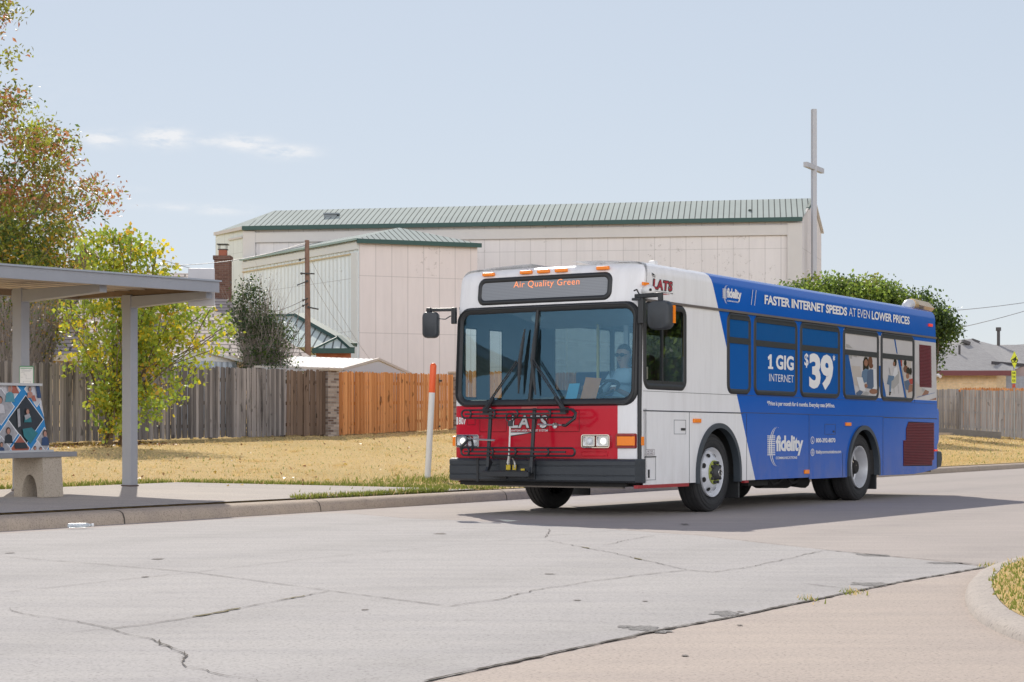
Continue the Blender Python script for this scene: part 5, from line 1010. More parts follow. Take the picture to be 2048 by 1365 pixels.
def wheel(s, y0, side, rear, name='wheel'):
    root = empty(name, (s, y0, .487), 0 if side > 0 else math.pi, bus)
    mb = MB(); mb.lathe(TY, 64, 0); 
    for rr in (.335, .40, .445): mb.lathe([(.012 if rr < .35 else .0, rr - .004), (-.004 if rr > .35 else .008, rr), (.002 if rr > .35 else .012, rr + .004)], 64)
    mb.build('tyre', m_tyre, root, smooth=True, angle=35)
    mb = MB()
    if not rear:
        mb.lathe([(.045, .30), (.012, .308), (.0, .302), (.004, .295), (.03, .285), (.06, .262), (.045, .24), (.02, .215), (.0, .19), (-.012, .17), (-.014, .145), (.01, .14)], 56); hubm = m_rim
        mb.build('rim', m_rim, root, smooth=True, angle=50)
        mb = MB()
        for k in range(8):
            a = 2 * math.pi * (k + .5) / 8; c_ = Vector((.222 * math.cos(a), .021, .222 * math.sin(a))); er = Vector((math.cos(a), .78, math.sin(a))).normalized(); et = Vector((-math.sin(a), 0, math.cos(a))); nrm = Vector((math.cos(a) * .62, -1, math.sin(a) * .62)).normalized()
            mb.poly([c_ + nrm * .006 + er * .028 * math.cos(t) + et * .034 * math.sin(t) for t in np.linspace(0, 2 * math.pi, 15)[:-1]])
        mb.build('hand_hole', m_under, root)
        mb = MB(); mb.lathe([(-.016, .15), (-.03, .145), (-.034, .105), (-.03, .10), (-.016, .10)], 40); mb.build('nut_ring', M('yellow_ring', (.34, .38, .08), .5, .9, 26) if 'yellow_ring' not in bpy.data.materials else bpy.data.materials['yellow_ring'], root, smooth=True, angle=50)
        mb = MB()
        for k in range(10): a = 2 * math.pi * k / 10; c_ = (.125 * math.cos(a), 0, .125 * math.sin(a)); mb.lathe([(-.034, .019), (-.062, .017), (-.064, .008), (-.064, .0)], 8, 0, c_)
        mb.lathe([(.0, .10), (-.05, .095), (-.085, .075), (-.10, .05), (-.10, .035), (-.092, .03), (-.092, .0)], 28); mb.build('hub', m_dash, root, smooth=True, angle=40)
        mb = MB(); mb.lathe([(-.100, .048), (-.104, .045), (-.104, .034), (-.100, .032)], 24); mb.build('hub_cap', m_steel, root, smooth=True)
    else:
        mb.lathe([(.045, .30), (.012, .310), (.0, .304), (.002, .296), (.03, .288), (.10, .275), (.16, .262), (.175, .23)], 56); mb.build('rim', m_alu, root, smooth=True, angle=50)
        mb = MB(); mb.lathe([(.172, .235), (.165, .20), (.15, .17), (.15, .12), (.12, .11), (.07, .10), (.05, .085), (.045, .0)], 40)
        for k in range(10): a = 2 * math.pi * k / 10; mb.lathe([(.15, .018), (.12, .017), (.118, 0)], 8, 0, (.145 * math.cos(a), 0, .145 * math.sin(a)))
        mb.build('hub', m_under, root, smooth=True, angle=40)
        mb = MB(); mb.tube([(-.02, .05, .02), (-.16, .12, .16)], .008, 5); mb.build('valve_stem', m_chrome, root)
    return root
wheel(0.0, .035, 1, False); wheel(0.0, W - .035, -1, False)
wheel(4.81, .045, 1, True); wheel(4.81, W - .045, -1, True)
def inner_wheel(s, y):
    root = empty('inner_wheel', (s, y, .487), 0, bus); mb = MB(); mb.lathe(TY, 48); mb.build('tyre', m_tyre, root, smooth=True); mb = MB(); mb.lathe([(.05, .30), (.14, .26), (.14, .1), (.1, .0)], 32); mb.build('rim', m_under, root, smooth=True)
inner_wheel(4.81, .36); inner_wheel(4.81, W - .64)
# underbody
mb = MB(); mb.box((2.6, W / 2, .50), (3.6, W - .5, .28)); mb.box((6.5, W / 2, .55), (2.6, W - .1, .36)); mb.box((-1.3, W / 2, .47), (1.1, W - .1, .24)); mb.tube([(0, .2, .40), (0, W - .2, .40)], .07, 10); mb.tube([(4.81, .2, .46), (4.81, W - .2, .46)], .10, 10); mb.ball((4.81, W / 2, .46), .24); mb.box((1.45, .25, .40), (.6, .3, .22)); mb.tube([(2.2, .45, .36), (3.1, .45, .34)], .13, 14); mb.box((-1.96, 1.3, .375), (.06, 2.3, .05)); mb.box((3.0, W / 2, .60), (9.6, W - .72, .05))
for a in (1.2, 1.5, 1.9, 2.5): mb.tube([(a, .15, .36), (a + .12, .15, .30), (a + .3, .16, .31), (a + .42, .15, .37)], .018, 6)
mb.tube([(3.2, .4, .33), (3.6, .4, .30)], .10, 10)
mb.build('underbody', m_under, bus)
for s, y in ((.70, .18), (5.42, .2), (.70, W - .2), (5.42, W - .2)): mb = MB(); mb.box((s, y, .30), (.03, .34, .30)); mb.build('mud_flap', m_rubber, bus, bevel=.01)
mb = MB(); mb.box((-1.95, 1.05, .345), (.05, 1.7, .03)); mb.box((-1.94, 1.9, .36), (.05, 1.0, .04)); mb.build('splash_rail', M('dusty_rail', (.16, .135, .115), .7), bus)
# bumpers
def bumper_prof(z0, z1, h):
    mb = MB(); ys = [-.035, -.03, 0, .04, .15, .4, .8, 1.28, 1.76, 2.16, 2.4, 2.52, 2.56, 2.59, 2.595]; prof = [(z0, .02), (z0 + .012, h - .02), (z0 + .03, h), (z0 + .075, h), (z0 + .08, h - .008), (z0 + .09, h - .008), (z0 + .095, h), (z1 - .095, h), (z1 - .09, h - .008), (z1 - .08, h - .008), (z1 - .075, h), (z1 - .03, h), (z1 - .01, h - .02), (z1, h - .06), (z1, -.06)]
    def pt(y, z, hh):
        yc = min(max(y, .0), W); s = Fs(min(max(yc, .02), W - .02), .6) - hh; 
        if y < 0 or y > W: s = -1.93 + (.06 if y in (-.035, 2.595) else 0)
        return (s, y, z)
    n = len(prof); vs_ = [pt(y, z, hh) for y in ys for z, hh in prof]; mb.add(vs_, [(i * n + k, i * n + k + 1, (i + 1) * n + k + 1, (i + 1) * n + k) for i in range(len(ys) - 1) for k in range(n - 1)])
    return mb
bp = bumper_prof(.392, .672, .13).build('front_bumper', m_bumper, bus, smooth=True, angle=30)
mb = MB()
for y in (2.12,): mb.box((Fs(y, .6) - .131, y, .532), (.016, .03, .285))
mb.build('bumper_joint', m_rubber, bp)
mb = MB(); mb.prism([(7.94, .01, .78), (8.05, .01, .80), (8.09, .01, .88), (8.09, .01, 1.33), (8.05, .01, 1.385), (7.94, .01, 1.40)], (0, W - .02, 0)); mb.build('rear_engine_door', m_paint, bus, bevel=.03)
mb = MB(); mb.prism([(7.93, -.01, .42), (8.13, -.01, .45), (8.18, -.01, .58), (8.14, -.01, .69), (7.93, -.01, .70)], (0, W + .02, 0)); mb.build('rear_bumper', m_bumper, bus, bevel=.02)
# front: destination sign, marker lights, head lamps
def ringF(u0, u1, v0, v1, wd, r, h, ri=None, h0=0.): mb = MB(); ring(mb, u0, u1, v0, v1, wd, r, h, fF, st=.15, ri=ri, h0=h0); return mb
ds = empty('destination_sign', (0, 0, 0), 0, bus)
ringF(.40, 2.268, 2.512, 2.842, .062, .10, .022, ri=.05).build('frame', m_rubber, ds, smooth=True, angle=60)
mb = MB(); gridF(mb, .43, 2.24, 2.54, 2.815, .003); n_ = Nd('sign_screen'); mb.build('screen', n_.done(n_.mix(n_.math('LESS_THAN', n_.math('FRACT', n_.math('MULTIPLY', n_.new('ShaderNodeSeparateXYZ', {0: n_.tc()}).outputs[2], 55)), .35), (.23, .245, .265), (.18, .195, .215)), .18, spec=.6), ds, smooth=True)
mb = MB(); text_in(mb, 'Air Quality Green', (1.745, .831, 2.685, 2.785), lambda u, v: fF(u, v, .007), 0, .0, 1.08); n_ = Nd('amber_led'); n_.b.inputs['Emission Color'].default_value = (1, .30, .12, 1); sx = n_.new('ShaderNodeSeparateXYZ', {0: n_.tc()}); dot = n_.math('GREATER_THAN', n_.math('FRACT', n_.math('MULTIPLY', sx.outputs[2], 110)), .25); n_.set(n_.b.inputs['Emission Strength'], n_.math('MULTIPLY_ADD', dot, .42, .12)); mb.build('lettering', n_.done((.7, .25, .12), .5), ds)
for y in (2.124, 1.578, 1.334, 1.089, .532): mb = MB(); mb.box((Fs(y, 2.89) - .005, y, 2.888), (.045, .165, .042)); mb.build('marker_light', m_amber, bus, bevel=.01)
m_lens = M('lamp_lens', (.75, .78, .8), .08, .2, 60, emit=(1, .98, .9), estr=.0); m_lit = M('lit_lamp', (.9, .9, .85), .1, emit=(1, .97, .85), estr=.35)
def headlamp(y0, y1, lit):
    root = empty('headlamp', (0, 0, 0), 0, bus); c = (y0 + y1) / 2; mb = MB(); ring(mb, y0, y1, .792, .957, .022, .03, .05, fF, st=.1); ring(mb, y0 + .02, c - .006, .812, .937, .014, .015, .045, fF); ring(mb, c + .006, y1 - .02, .812, .937, .014, .015, .045, fF); mb.build('bezel', m_chrome, root, smooth=True, angle=40)
    for k, cy_ in enumerate(((y0 + .02 + c - .006) / 2, (y1 - .02 + c + .006) / 2)):
        mb = MB(); p = fF(cy_, .875, .02); gridF(mb, cy_ - .075, cy_ + .075, .82, .93, .02, 2, 2); mb.build('reflector', M('lamp_reflector', (.55, .57, .6), .22, .3, 30, metal=.9) if 'lamp_reflector' not in bpy.data.materials else bpy.data.materials['lamp_reflector'], root)
        mb = MB(); mb.lathe([(-.028, 0), (-.02, .03), (0, .042)], 18, 0, p, 'x'); mb.build('lamp', m_lit if k == lit else m_lens, root, smooth=True)
headlamp(.352, .733, 0); headlamp(2.155, 2.525, 1)
mb = MB(); ring(mb, .04, .30, .79, .965, .04, .02, .03, fF, st=.06); mb.build('signal_housing', M('signal_red', (.30, .02, .015), .35), bus)
for y0, y1 in ((.05, .27),): mb = MB(); gridF(mb, y0, y1, .825, .93, .032, 6, 2); mb.box((-1.905, .0, .877), (.05, .05, .10)); mb.build('turn_signal', m_amber, bus, smooth=True)
mb = MB(); mb.box((-1.93, W - .005, .873), (.08, .05, .12)); mb.build('turn_signal', m_amber, bus, bevel=.01)
mb = MB(); gridF(mb, 1.353, 1.572, 1.243, 1.282, .003, 3, 1); mb.build('warning_sticker', M('red_sticker', (.55, .10, .09), .5, .2, 50), bus)
# panel lines on the red front
mb = MB()
for a, b, c, d in ((1.79, 2.18, .985, 1.235), (2.25, 2.37, 1.07, 1.15), (.78, 1.2, .985, 1.235)):
    for q in ((a, c, a, d), (b, c, b, d), (a, c, b, c), (a, d, b, d)): mb.tube([fF(q[0], q[1], .001), fF(q[2], q[3], .001)], .0035, 4)
mb.build('panel_joints', M('red_joint', (.16, .006, .01), .6), bus)
mb = MB(); ring(mb, .4, .75, .70, .76, .012, .02, .008, fF); mb.build('trim_recess', bpy.data.materials['bus_paint'], bus)
# wipers
for top, bot, piv, arm in (((1.525, 2.205), (1.585, 1.44), (1.572, 1.836), (2.05, 1.245)), ((1.378, 2.205), (1.348, 1.42), (1.402, 1.832), (.956, 1.24))):
    root = empty('wiper', (0, 0, 0), 0, bus); mb = MB(); mb.tube([fF(*top, .055), fF((top[0] + piv[0]) / 2, (top[1] + piv[1]) / 2, .062), fF(*piv, .065), fF((bot[0] + piv[0]) / 2, (bot[1] + piv[1]) / 2, .062), fF(*bot, .055)], [.010, .022, .028, .022, .010], 6); mb.build('blade', m_blackmetal, root, smooth=True)
    mb = MB()
    for o in (0, .055): mb.tube([fF(piv[0] + o * (.6 if arm[0] > 1.5 else -.6), piv[1] + .0, .08), fF(arm[0] + o * (.4 if arm[0] > 1.5 else -.4), arm[1] + .02, .07)], .008, 5)
    mb.tube([fF(arm[0] * .75 + piv[0] * .25, arm[1] * .75 + piv[1] * .25, .075), fF(arm[0], arm[1], .06)], [.018, .028], 6); mb.box(fF(*arm, .04), (.08, .07, .07)); mb.build('arm', m_blackmetal, root)
# mirrors
def mirror(c, sz, arm, rot, nm):
    root = empty('side_mirror', (0, 0, 0), 0, bus); mb = MB(); L, n = [], 20; a, b, h = sz
    for k, (f, sc) in enumerate([(-.5, .72), (-.42, .93), (-.2, 1.0), (.2, 1.0), (.42, .96), (.5, .86)]):
        for p in rrect(-b / 2 * sc, b / 2 * sc, -h / 2 * sc, h / 2 * sc, min(b, h) * .28 * sc, 4): L.append(Vector((a * f, p[0], p[1] - (.03 * (k < 1)))))
    m_ = Matrix.Rotation(rot, 3, 'Z'); L = [Vector(c) + m_ @ p for p in L]; n = 20
    mb.add(L, [(k * n + i, k * n + (i + 1) % n, (k + 1) * n + (i + 1) % n, (k + 1) * n + i) for k in range(5) for i in range(n)] + [tuple(range(n - 1, -1, -1))]); mb.build('housing', m_bumper, root, smooth=True, angle=50)
    mb = MB(); mb.add(L[-n:], [tuple(range(n))]); mb.build('mirror_glass', m_chrome, root)
    mb = MB()
    for q in arm: mb.bar(q[0], q[1], q[2], q[3])
    mb.build('arm', m_blackmetal, root, bevel=.008); return root
mr = mirror((-2.02, -.31, 2.30), (.15, .29, .33), [((-1.93, -.02, 2.22), (-1.93, -.02, 2.56), .07, .07), ((-1.93, .06, 2.535), (-2.02, -.32, 2.535), .05, .05), ((-2.02, -.31, 2.56), (-2.02, -.31, 2.44), .05, .05), ((-1.95, .09, 2.50), (-1.95, -.02, 2.50), .05, .03)], .0, 'near')
mb = MB(); mb.box((-1.97, -.458, 2.31), (.05, .012, .20)); mb.build('amber_repeater', m_amber, mr)
mirror((-2.08, W + .26, 2.29), (.13, .20, .32), [((-1.96, W + .0, 2.30), (-1.96, W + .0, 2.50), .06, .05), ((-1.95, W - .02, 2.475), (-2.07, W + .33, 2.475), .045, .04), ((-2.07, W + .29, 2.50), (-2.07, W + .29, 2.42), .06, .06)], .35, 'far')
mb = MB(); mb.tube([(-1.97, W + .04, 2.40), (-2.0, W + .1, 2.36), (-2.04, W + .2, 2.37), (-2.06, W + .28, 2.43)], .008, 5); mb.tube([(-1.93, .08, 2.60), (-1.96, .03, 2.61), (-1.97, -.01, 2.55)], .010, 5); mb.build('mirror_cable', m_blackmetal, bus)
mb = MB(); mb.ball((-1.80, -.035, 2.60), (.085, .085, .075)); o_ = mb.build('side_camera', m_whitepaint, bus, smooth=True); mb = MB(); mb.ball((-1.86, -.095, 2.61), .016); mb.build('camera_lens', m_black, o_, smooth=True)
# bicycle rack folded against the front
rk = empty('bike_rack', (0, 0, 0), 0, bus)
def fr(u, v, h): return (Fs(1.28, .8) - h, u - .125, v)
for y in (1.395, 2.005): mb = MB(); mb.bar(fr(y, .50, .27), fr(y, 1.26, .19), .04, .035); mb.build('upright', m_blackmetal, rk, bevel=.006)
for zt_, zb_, y0, y1, h_ in ((1.243, 1.15, .82, 2.40, .23), (.795, .705, .80, 2.38, .27)):
    mb = MB(); zc_ = (zt_ + zb_) / 2; rr_2 = (zt_ - zb_) / 2
    lp = [fr(y0 + rr_2, zt_, h_), fr(y1 - rr_2, zt_, h_)] + [fr(y1 - rr_2 + rr_2 * math.sin(a), zc_ + rr_2 * math.cos(a), h_) for a in np.linspace(.3, 2.84, 6)] + [fr(y1 - rr_2, zb_, h_), fr(y0 + rr_2, zb_, h_)] + [fr(y0 + rr_2 - rr_2 * math.sin(a), zc_ - rr_2 * math.cos(a), h_) for a in np.linspace(.3, 2.84, 6)] + [fr(y0 + rr_2, zt_, h_)]
    mb.tube(lp, .013, 6)
    mb.bar(fr(y0 + .12, zc_, h_ + .005), fr(y1 - .05, zc_, h_ + .005), .02, .022)
    for yy in (1.15, 1.6, 1.92, 2.26): mb.tube([fr(yy + .03, zt_, h_ + .01), fr(yy - .01, zt_ - .02, h_ + .03), fr(yy - .02, zc_, h_ + .035), fr(yy - .01, zb_ + .02, h_ + .03), fr(yy + .03, zb_, h_ + .01)], .012, 5)
    mb.build('wheel_tray', m_blackmetal, rk, smooth=True)
mb = MB(); mb.tube([fr(.86, 1.235, .23), fr(.80, 1.20, .25), fr(.80, 1.14, .27), fr(.92, 1.055, .28), fr(.96, 1.06, .28)], .018, 6); mb.build('support_arm', m_blackmetal, rk, smooth=True); mb = MB(); mb.tube([fr(.97, 1.06, .28), fr(1.30, 1.07, .27)], .010, 6); mb.lathe([(-.02, .034), (.02, .034), (.02, 0)], 14, 0, fr(1.05, 1.055, .29), 'x'); mb.build('support_rod', m_steel, rk, smooth=True)
mb = MB(); mb.tube([fr(2.38, .78, .27), fr(2.37, .80, .29), fr(2.24, .90, .31)], .018, 6); mb.tube([fr(2.20, .90, .31), fr(2.20, .84, .29), fr(2.22, .76, .27)], .016, 6); mb.build('support_arm', m_blackmetal, rk, smooth=True)
mb = MB(); mb.tube([fr(2.26, .90, .31), fr(1.90, .885, .27)], .012, 6); mb.lathe([(-.02, .03), (.02, .03), (.02, 0)], 14, 0, fr(2.22, .905, .31), 'x'); mb.build('support_rod', m_steel, rk, smooth=True)
mb = MB(); mb.tube([fr(1.695, 1.12, .25), fr(1.70, .70, .27)], .011, 6); mb.tube([fr(1.70, .70, .27), fr(1.71, .60, .27)], .016, 6); mb.build('release_rod', m_steel, rk, smooth=True)
mb = MB(); mb.tube([fr(1.695 + .06 * math.cos(a), 1.15 + .045 * math.sin(a), .255) for a in np.linspace(0, 2 * math.pi, 13)], .010, 5); mb.bar(fr(1.69, 1.11, .255), fr(1.69, 1.05, .26), .06, .02); mb.build('release_handle', m_blackmetal, rk)
mb = MB(); mb.box(fr(1.74, .487, .30), (.05, .68, .058)); mb.box(fr(1.74, .52, .24), (.14, .62, .012)); mb.bar(fr(2.0, .50, .30), fr(2.0, .64, .20), .03, .05); mb.bar(fr(1.40, .50, .30), fr(1.40, .64, .20), .03, .05); mb.box(fr(1.68, .685, .2), (.03, .6, .02))
for y in (1.46, 1.86): mb.box(fr(y, .54, .15), (.02, .09, .23))
mb.build('mount', m_blackmetal, rk, bevel=.004)
mb = MB(); mb.box(fr(1.80, .565, .152), (.01, .085, .06)); mb.box(fr(1.70, .565, .152), (.01, .05, .06)); mb.box(fr(1.575, .54, .165), (.01, .05, .022)); mb.build('yellow_label', M('label_yellow', (.68, .50, .03), .5, .3, 60), rk)
mb = MB(); mb.tube([fr(1.72 + .055 * math.cos(a), .58 + .11 * math.sin(a), .20) for a in np.linspace(.3, 3.4, 12)], .010, 5); mb.build('release_cable', m_steel, rk, smooth=True)
# roof fittings
m_pipe = M('white_pipe', (.60, .61, .63), .3, .06, 4)
ex_ = empty('exhaust_pipe', (0, 0, 0), 0, bus); yy = .20; cz = 3.03
mb = MB(); s0 = 7.10; mb.tube([(s0, yy, 2.83)] + [(s0 + .14 - .14 * math.cos(a), yy, 2.90 + .11 * math.sin(a)) for a in np.linspace(0, math.pi / 2, 8)] + [(s0 + .24, yy, 3.01)], .080, 18); mb.build('elbow', m_pipe, ex_, smooth=True)
mb = MB(); mb.tube([(s0 + .2, yy, 3.01), (s0 + .34, yy, 3.01)], .092, 18); mb.tube([(s0 + .34, yy, 3.005), (8.12, yy, 2.99)], .10, 4, cap=False); mb.tube([(s0 + .35, yy, 3.005), (8.11, yy, 2.99)], .09, 4, cap=False); mb.build('outlet', M('chrome_warm_reflection', (.62, .42, .20), .28, .3, 5, metal=.7), ex_)  # the outlet's base colour carries the orange its chrome would reflect
mb = MB(); mb.lathe([(2.93, .13), (2.97, .12), (2.985, .08), (2.99, 0)], 24, 0, (-1.50, .42, 0), 'z'); mb.build('roof_antenna', m_whitepaint, bus, smooth=True)
mb = MB(); mb.box((-1.06, .30, 2.975), (.10, .09, .10)); mb.build('roof_sensor', m_whitepaint, bus, bevel=.02)
# far side: doors and windows
m_door = M('door_frame_white', (.66, .67, .68), .5)
for a, b in ((-1.72, -1.46), (-1.18, -.88)):
    mb = MB(); mb.poly([(a, W - .005, 1.40), (b, W - .005, 1.40), (b, W - .005, 2.27), (a, W - .005, 2.27)]); dg_ = mb.build('door_window', m_doorglass, bus); mb = MB(); ring(mb, a - .03, b + .03, 1.37, 2.30, .045, .04, .01, lambda u, v, h: (u, W + h, v)); mb.build('window_frame', m_rubber, dg_)
for a, b in ((.4, 1.9), (2, 3.4), (3.5, 4.9), (5, 6.5)):
    mb = MB(); mb.poly([(a, W - .005, 1.53), (b, W - .005, 1.53), (b, W - .005, 2.42), (a, W - .005, 2.42)]); dg_ = mb.build('kerbside_window', m_sideglass, bus); mb = MB(); ring(mb, a - .05, b + .05, 1.48, 2.47, .07, .1, .014, lambda u, v, h: (u, W + h, v)); mb.build('window_frame', m_rubber, dg_)
# lettering and emblems of the bus
def letters(items, mat, name='lettering', lab=None, fn=None, h=.0035):
    fn = fn or (lambda u, v: fS(u, v, h))
    for t, bx, bold, sp, *sh in items:
        mb = MB(); text_in(mb, t, bx, fn, 0, bold, sp, *(sh or [0])); o = mb.build(name, mat, bus)
        if lab and len(items) == 1: o['label'] = lab
    return o
mb = MB(); mb.poly([fS(*p, .006) for p in [(1.575, 1.812), (1.64, 1.812), (1.64, 2.003), (1.59, 2.003), (1.52, 1.965), (1.535, 1.925), (1.575, 1.945)]]); mb.poly([fS(*p, .0061) for p in [(1.53, 1.812), (1.685, 1.812), (1.685, 1.842), (1.53, 1.842)]]); mb.build('lettering', m_vinyl, bus)
mb = MB()
for a in (math.pi / 2, math.pi / 2 + math.pi / 3, math.pi / 2 - math.pi / 3): c_, s_ = math.cos(a), math.sin(a); mb.poly([fS(3.72 + .042 * c_ * x - .009 * s_ * y, 2.03 + .042 * s_ * x + .009 * c_ * y, .006 + a * .0001) for x, y in ((-1, -1), (1, -1), (1, 1), (-1, 1))])
mb.build('lettering', m_vinyl, bus)
letters([('FASTER INTERNET SPEEDS', (1.422, 4.20, 2.648, 2.770), .034, .96), ('AT EVEN', (4.27, 5.06, 2.652, 2.772), -.004, .95), ('LOWER PRICES', (5.14, 6.70, 2.650, 2.774), .028, .96)], m_vinyl, lab='slogan faster internet speeds at even lower prices', h=.006)
letters([('GIG', (1.775, 2.345, 1.812, 2.005), .035, 1.0), ('INTERNET', (1.566, 2.345, 1.652, 1.748), -.004, 1.)], m_vinyl, lab='1 GIG INTERNET', h=.006)
letters([('39', (2.86, 3.695, 1.575, 2.07), .045, .95), ('$', (2.70, 2.835, 1.865, 2.06), .02, 1.), ], m_vinyl, lab='$39 price', h=.006)
letters([('*Price is per month for 6 months. Everyday rate $49/mo.', (1.505, 3.755, 1.318, 1.396), .022, .95)], m_vinyl)
letters([('800-392-8070', (3.093, 3.78, .845, .908), .035, 1.), ('fidelitycommunications.com', (3.093, 3.985, .680, .742), .022, .95)], m_vinyl)
letters([('fidelity', (1.775, 2.662, .672, .945), .035, .92), ('COMMUNICATIONS', (1.775, 2.46, .630, .664), .02, .95)], m_vinyl, lab='large white company lettering')
letters([('fidelity', (.312, .728, 2.628, 2.785), .04, .92), ('COMMUNICATIONS', (.32, .64, 2.614, 2.632), .02, .95)], m_vinyl, h=.006)
letters([('//', (1.01, 1.173, 2.611, 2.810), -.012, 1.2)], m_vinyl, h=.006)
def emblem(s0, z0, sc, h):                        # striped ring emblem beside the lettering
    mb = MB()
    for k in range(11): z = z0 + sc * (.03 + k * .0245); mb.poly([fS(s0 + sc * .0, z, h), fS(s0 + sc * .245, z, h), fS(s0 + sc * .245, z + sc * .012, h), fS(s0, z + sc * .012, h)])
    for cx, rx, rz, w0 in ((.30, .235, .26, .022), (.315, .19, .255, .022)):
        A = [(s0 + sc * (cx + (rx) * math.cos(a)), z0 + sc * (.14 + rz * math.sin(a)), w0 * sc * max(.15, abs(math.sin((a - 1.3) / (4.9 - 1.3) * math.pi)))) for a in np.linspace(1.3, 4.9, 22)]
        for p, q in zip(A, A[1:]): mb.poly([fS(p[0] - p[2] * .6, p[1], h + .0004), fS(q[0] - q[2] * .6, q[1], h + .0004), fS(q[0] + q[2] * .6, q[1], h + .0004), fS(p[0] + p[2] * .6, p[1], h + .0004)])
    return mb.build('ring_emblem', m_vinyl, bus)
emblem(1.51, .655, 1.0, .0035); emblem(.19, 2.635, .46, .006)
for cz_, kind in ((.878, 0), (.712, 1)):          # little round phone and globe symbols
    mb = MB(); cx = 2.977; rr_3 = .055
    def rg(r0, r1, n=20): 
        for k in range(n):
            a, b = 2 * math.pi * k / n, 2 * math.pi * (k + 1) / n; mb.poly([fS(cx + r0 * math.cos(a), cz_ + r0 * .8 * math.sin(a), .0035), fS(cx + r1 * math.cos(a), cz_ + r1 * .8 * math.sin(a), .0035), fS(cx + r1 * math.cos(b), cz_ + r1 * .8 * math.sin(b), .0035), fS(cx + r0 * math.cos(b), cz_ + r0 * .8 * math.sin(b), .0035)])
    rg(.052, .064)
    if kind: 
        for q in (-.02, 0, .02): mb.poly([fS(cx - .05, cz_ + q - .003, .0036), fS(cx + .05, cz_ + q - .003, .0036), fS(cx + .05, cz_ + q + .003, .0036), fS(cx - .05, cz_ + q + .003, .0036)])
        mb.poly([fS(cx - .004, cz_ - .045, .0037), fS(cx + .004, cz_ - .045, .0037), fS(cx + .004, cz_ + .045, .0037), fS(cx - .004, cz_ + .045, .0037)])
    else: mb.poly([fS(cx - .02, cz_ + .03, .0036), fS(cx - .005, cz_ + .025, .0036), fS(cx - .008, cz_, .0036), fS(cx + .025, cz_ - .02, .0036), fS(cx + .018, cz_ - .035, .0036), fS(cx - .02, cz_ - .01, .0036)])
    mb.build('contact_symbol', m_vinyl, bus)
m_ink = M('black_vinyl', (.018, .018, .02), .4); m_redv = M('red_vinyl', (.42, .03, .05), .4)
letters([('LATS', (-1.64, -1.135, 2.632, 2.762), .075, 1.12, .12)], m_ink, lab='dark outline of the transit badge'); letters([('LATS', (-1.625, -1.15, 2.642, 2.752), .025, 1.15, .12)], m_redv, lab='red transit badge letters', h=.0045)
letters([('THE', (-1.645, -1.565, 2.775, 2.795), .01, 1.), ('LAWTON AREA TRANSIT SYSTEM', (-1.66, -1.135, 2.608, 2.622), .006, 1.)], m_ink)
mb = MB(); mb.poly([fS(-1.655, 2.60, .004), fS(-1.20, 2.60, .004), fS(-1.655, 2.565, .004)]); mb.build('badge_stripe', m_redv, bus); mb = MB(); mb.poly([fS(-1.645, 2.80, .004), fS(-1.57, 2.80, .004), fS(-1.645, 2.825, .004)]); mb.build('badge_flag', m_ink, bus)
letters([('BATTERY', (-1.76, -1.62, .748, .77), .0, 1.), ('DISCONNECT', (-1.775, -1.605, .72, .742), .0, 1.)], M('label_ink', (.14, .1, .12), .5)); mb = MB(); ring(mb, -1.795, -1.585, .710, .783, .005, .01, .002, fS); mb.build('label_border', bpy.data.materials['label_ink'], bus)
ff = lambda h: (lambda u, v: fF(u, v, h))
letters([('LATS', (1.735, 1.195, 1.02, 1.187), .075, 1.12, .12)], m_ink, fn=ff(.004), lab='dark outline of the front badge'); letters([('LATS', (1.718, 1.212, 1.03, 1.177), .03, 1.15, .12)], m_vinyl, fn=ff(.006), lab='white front badge letters')
letters([('LAWTON AREA TRANSIT SYSTEM', (1.735, 1.205, .988, 1.012), .03, 1.1)], m_vinyl, fn=ff(.004))
mb = MB(); mb.poly([fF(1.74, .985, .003), fF(1.33, .985, .003), fF(1.74, .925, .003)]); mb.poly([fF(1.728, .976, .004), fF(1.45, .976, .004), fF(1.728, .94, .004)], 1); mb.build('badge_stripe', [m_ink, m_vinyl], bus)
letters([('807', (2.505, 2.385, 1.075, 1.165), .03, 1.)], m_vinyl, fn=ff(.004)); letters([('1', (2.545, 2.515, 1.075, 1.165), .03, 1.)], m_vinyl, fn=ff(.004))
# things inside the windscreen
def bus_w(s, y, z): p = Vector((BX, BY)) + DV * s + NV * y; return Vector((p.x, p.y, z))
def sheet_thing(name, label, cat, pts, mat, th=.004):
    P = [bus_w(*p) for p in pts]; o = P[0].copy(); mb = MB(); nrm = (P[1] - P[0]).cross(P[-1] - P[0]).normalized() * th; mb.prism([p - o for p in P], nrm); ob = mb.build(name, mat); ob.location = o; return tag(ob, label, cat)
fx = lambda px, py, s: (s, ) + (lambda k: ((k * (BY + s * DV.y) - BX - s * DV.x) / (NV.x - k * NV.y),))((px - 1024) / FPX)
def fpt(px, py, s):
    y = fx(px, py, s)[1]; Z = BY + s * DV.y + y * NV.y; return (s, y, CH - (py - YH) * Z / FPX)
sheet_thing('paper_folder', 'light blue paper folder leaning inside the windscreen', 'folder', [fpt(1131, 799, -1.80), fpt(1153, 799, -1.80), fpt(1160, 767, -1.76), fpt(1139, 768, -1.76)], M('blue_card', (.16, .55, .78), .6))
sheet_thing('paper_folder', 'orange folder leaning inside the windscreen before the driver', 'folder', [fpt(1161, 798, -1.79), fpt(1192, 798, -1.79), fpt(1203, 757, -1.74), fpt(1172, 755, -1.74)], M('orange_card', (.90, .33, .10), .7, .2, 12))
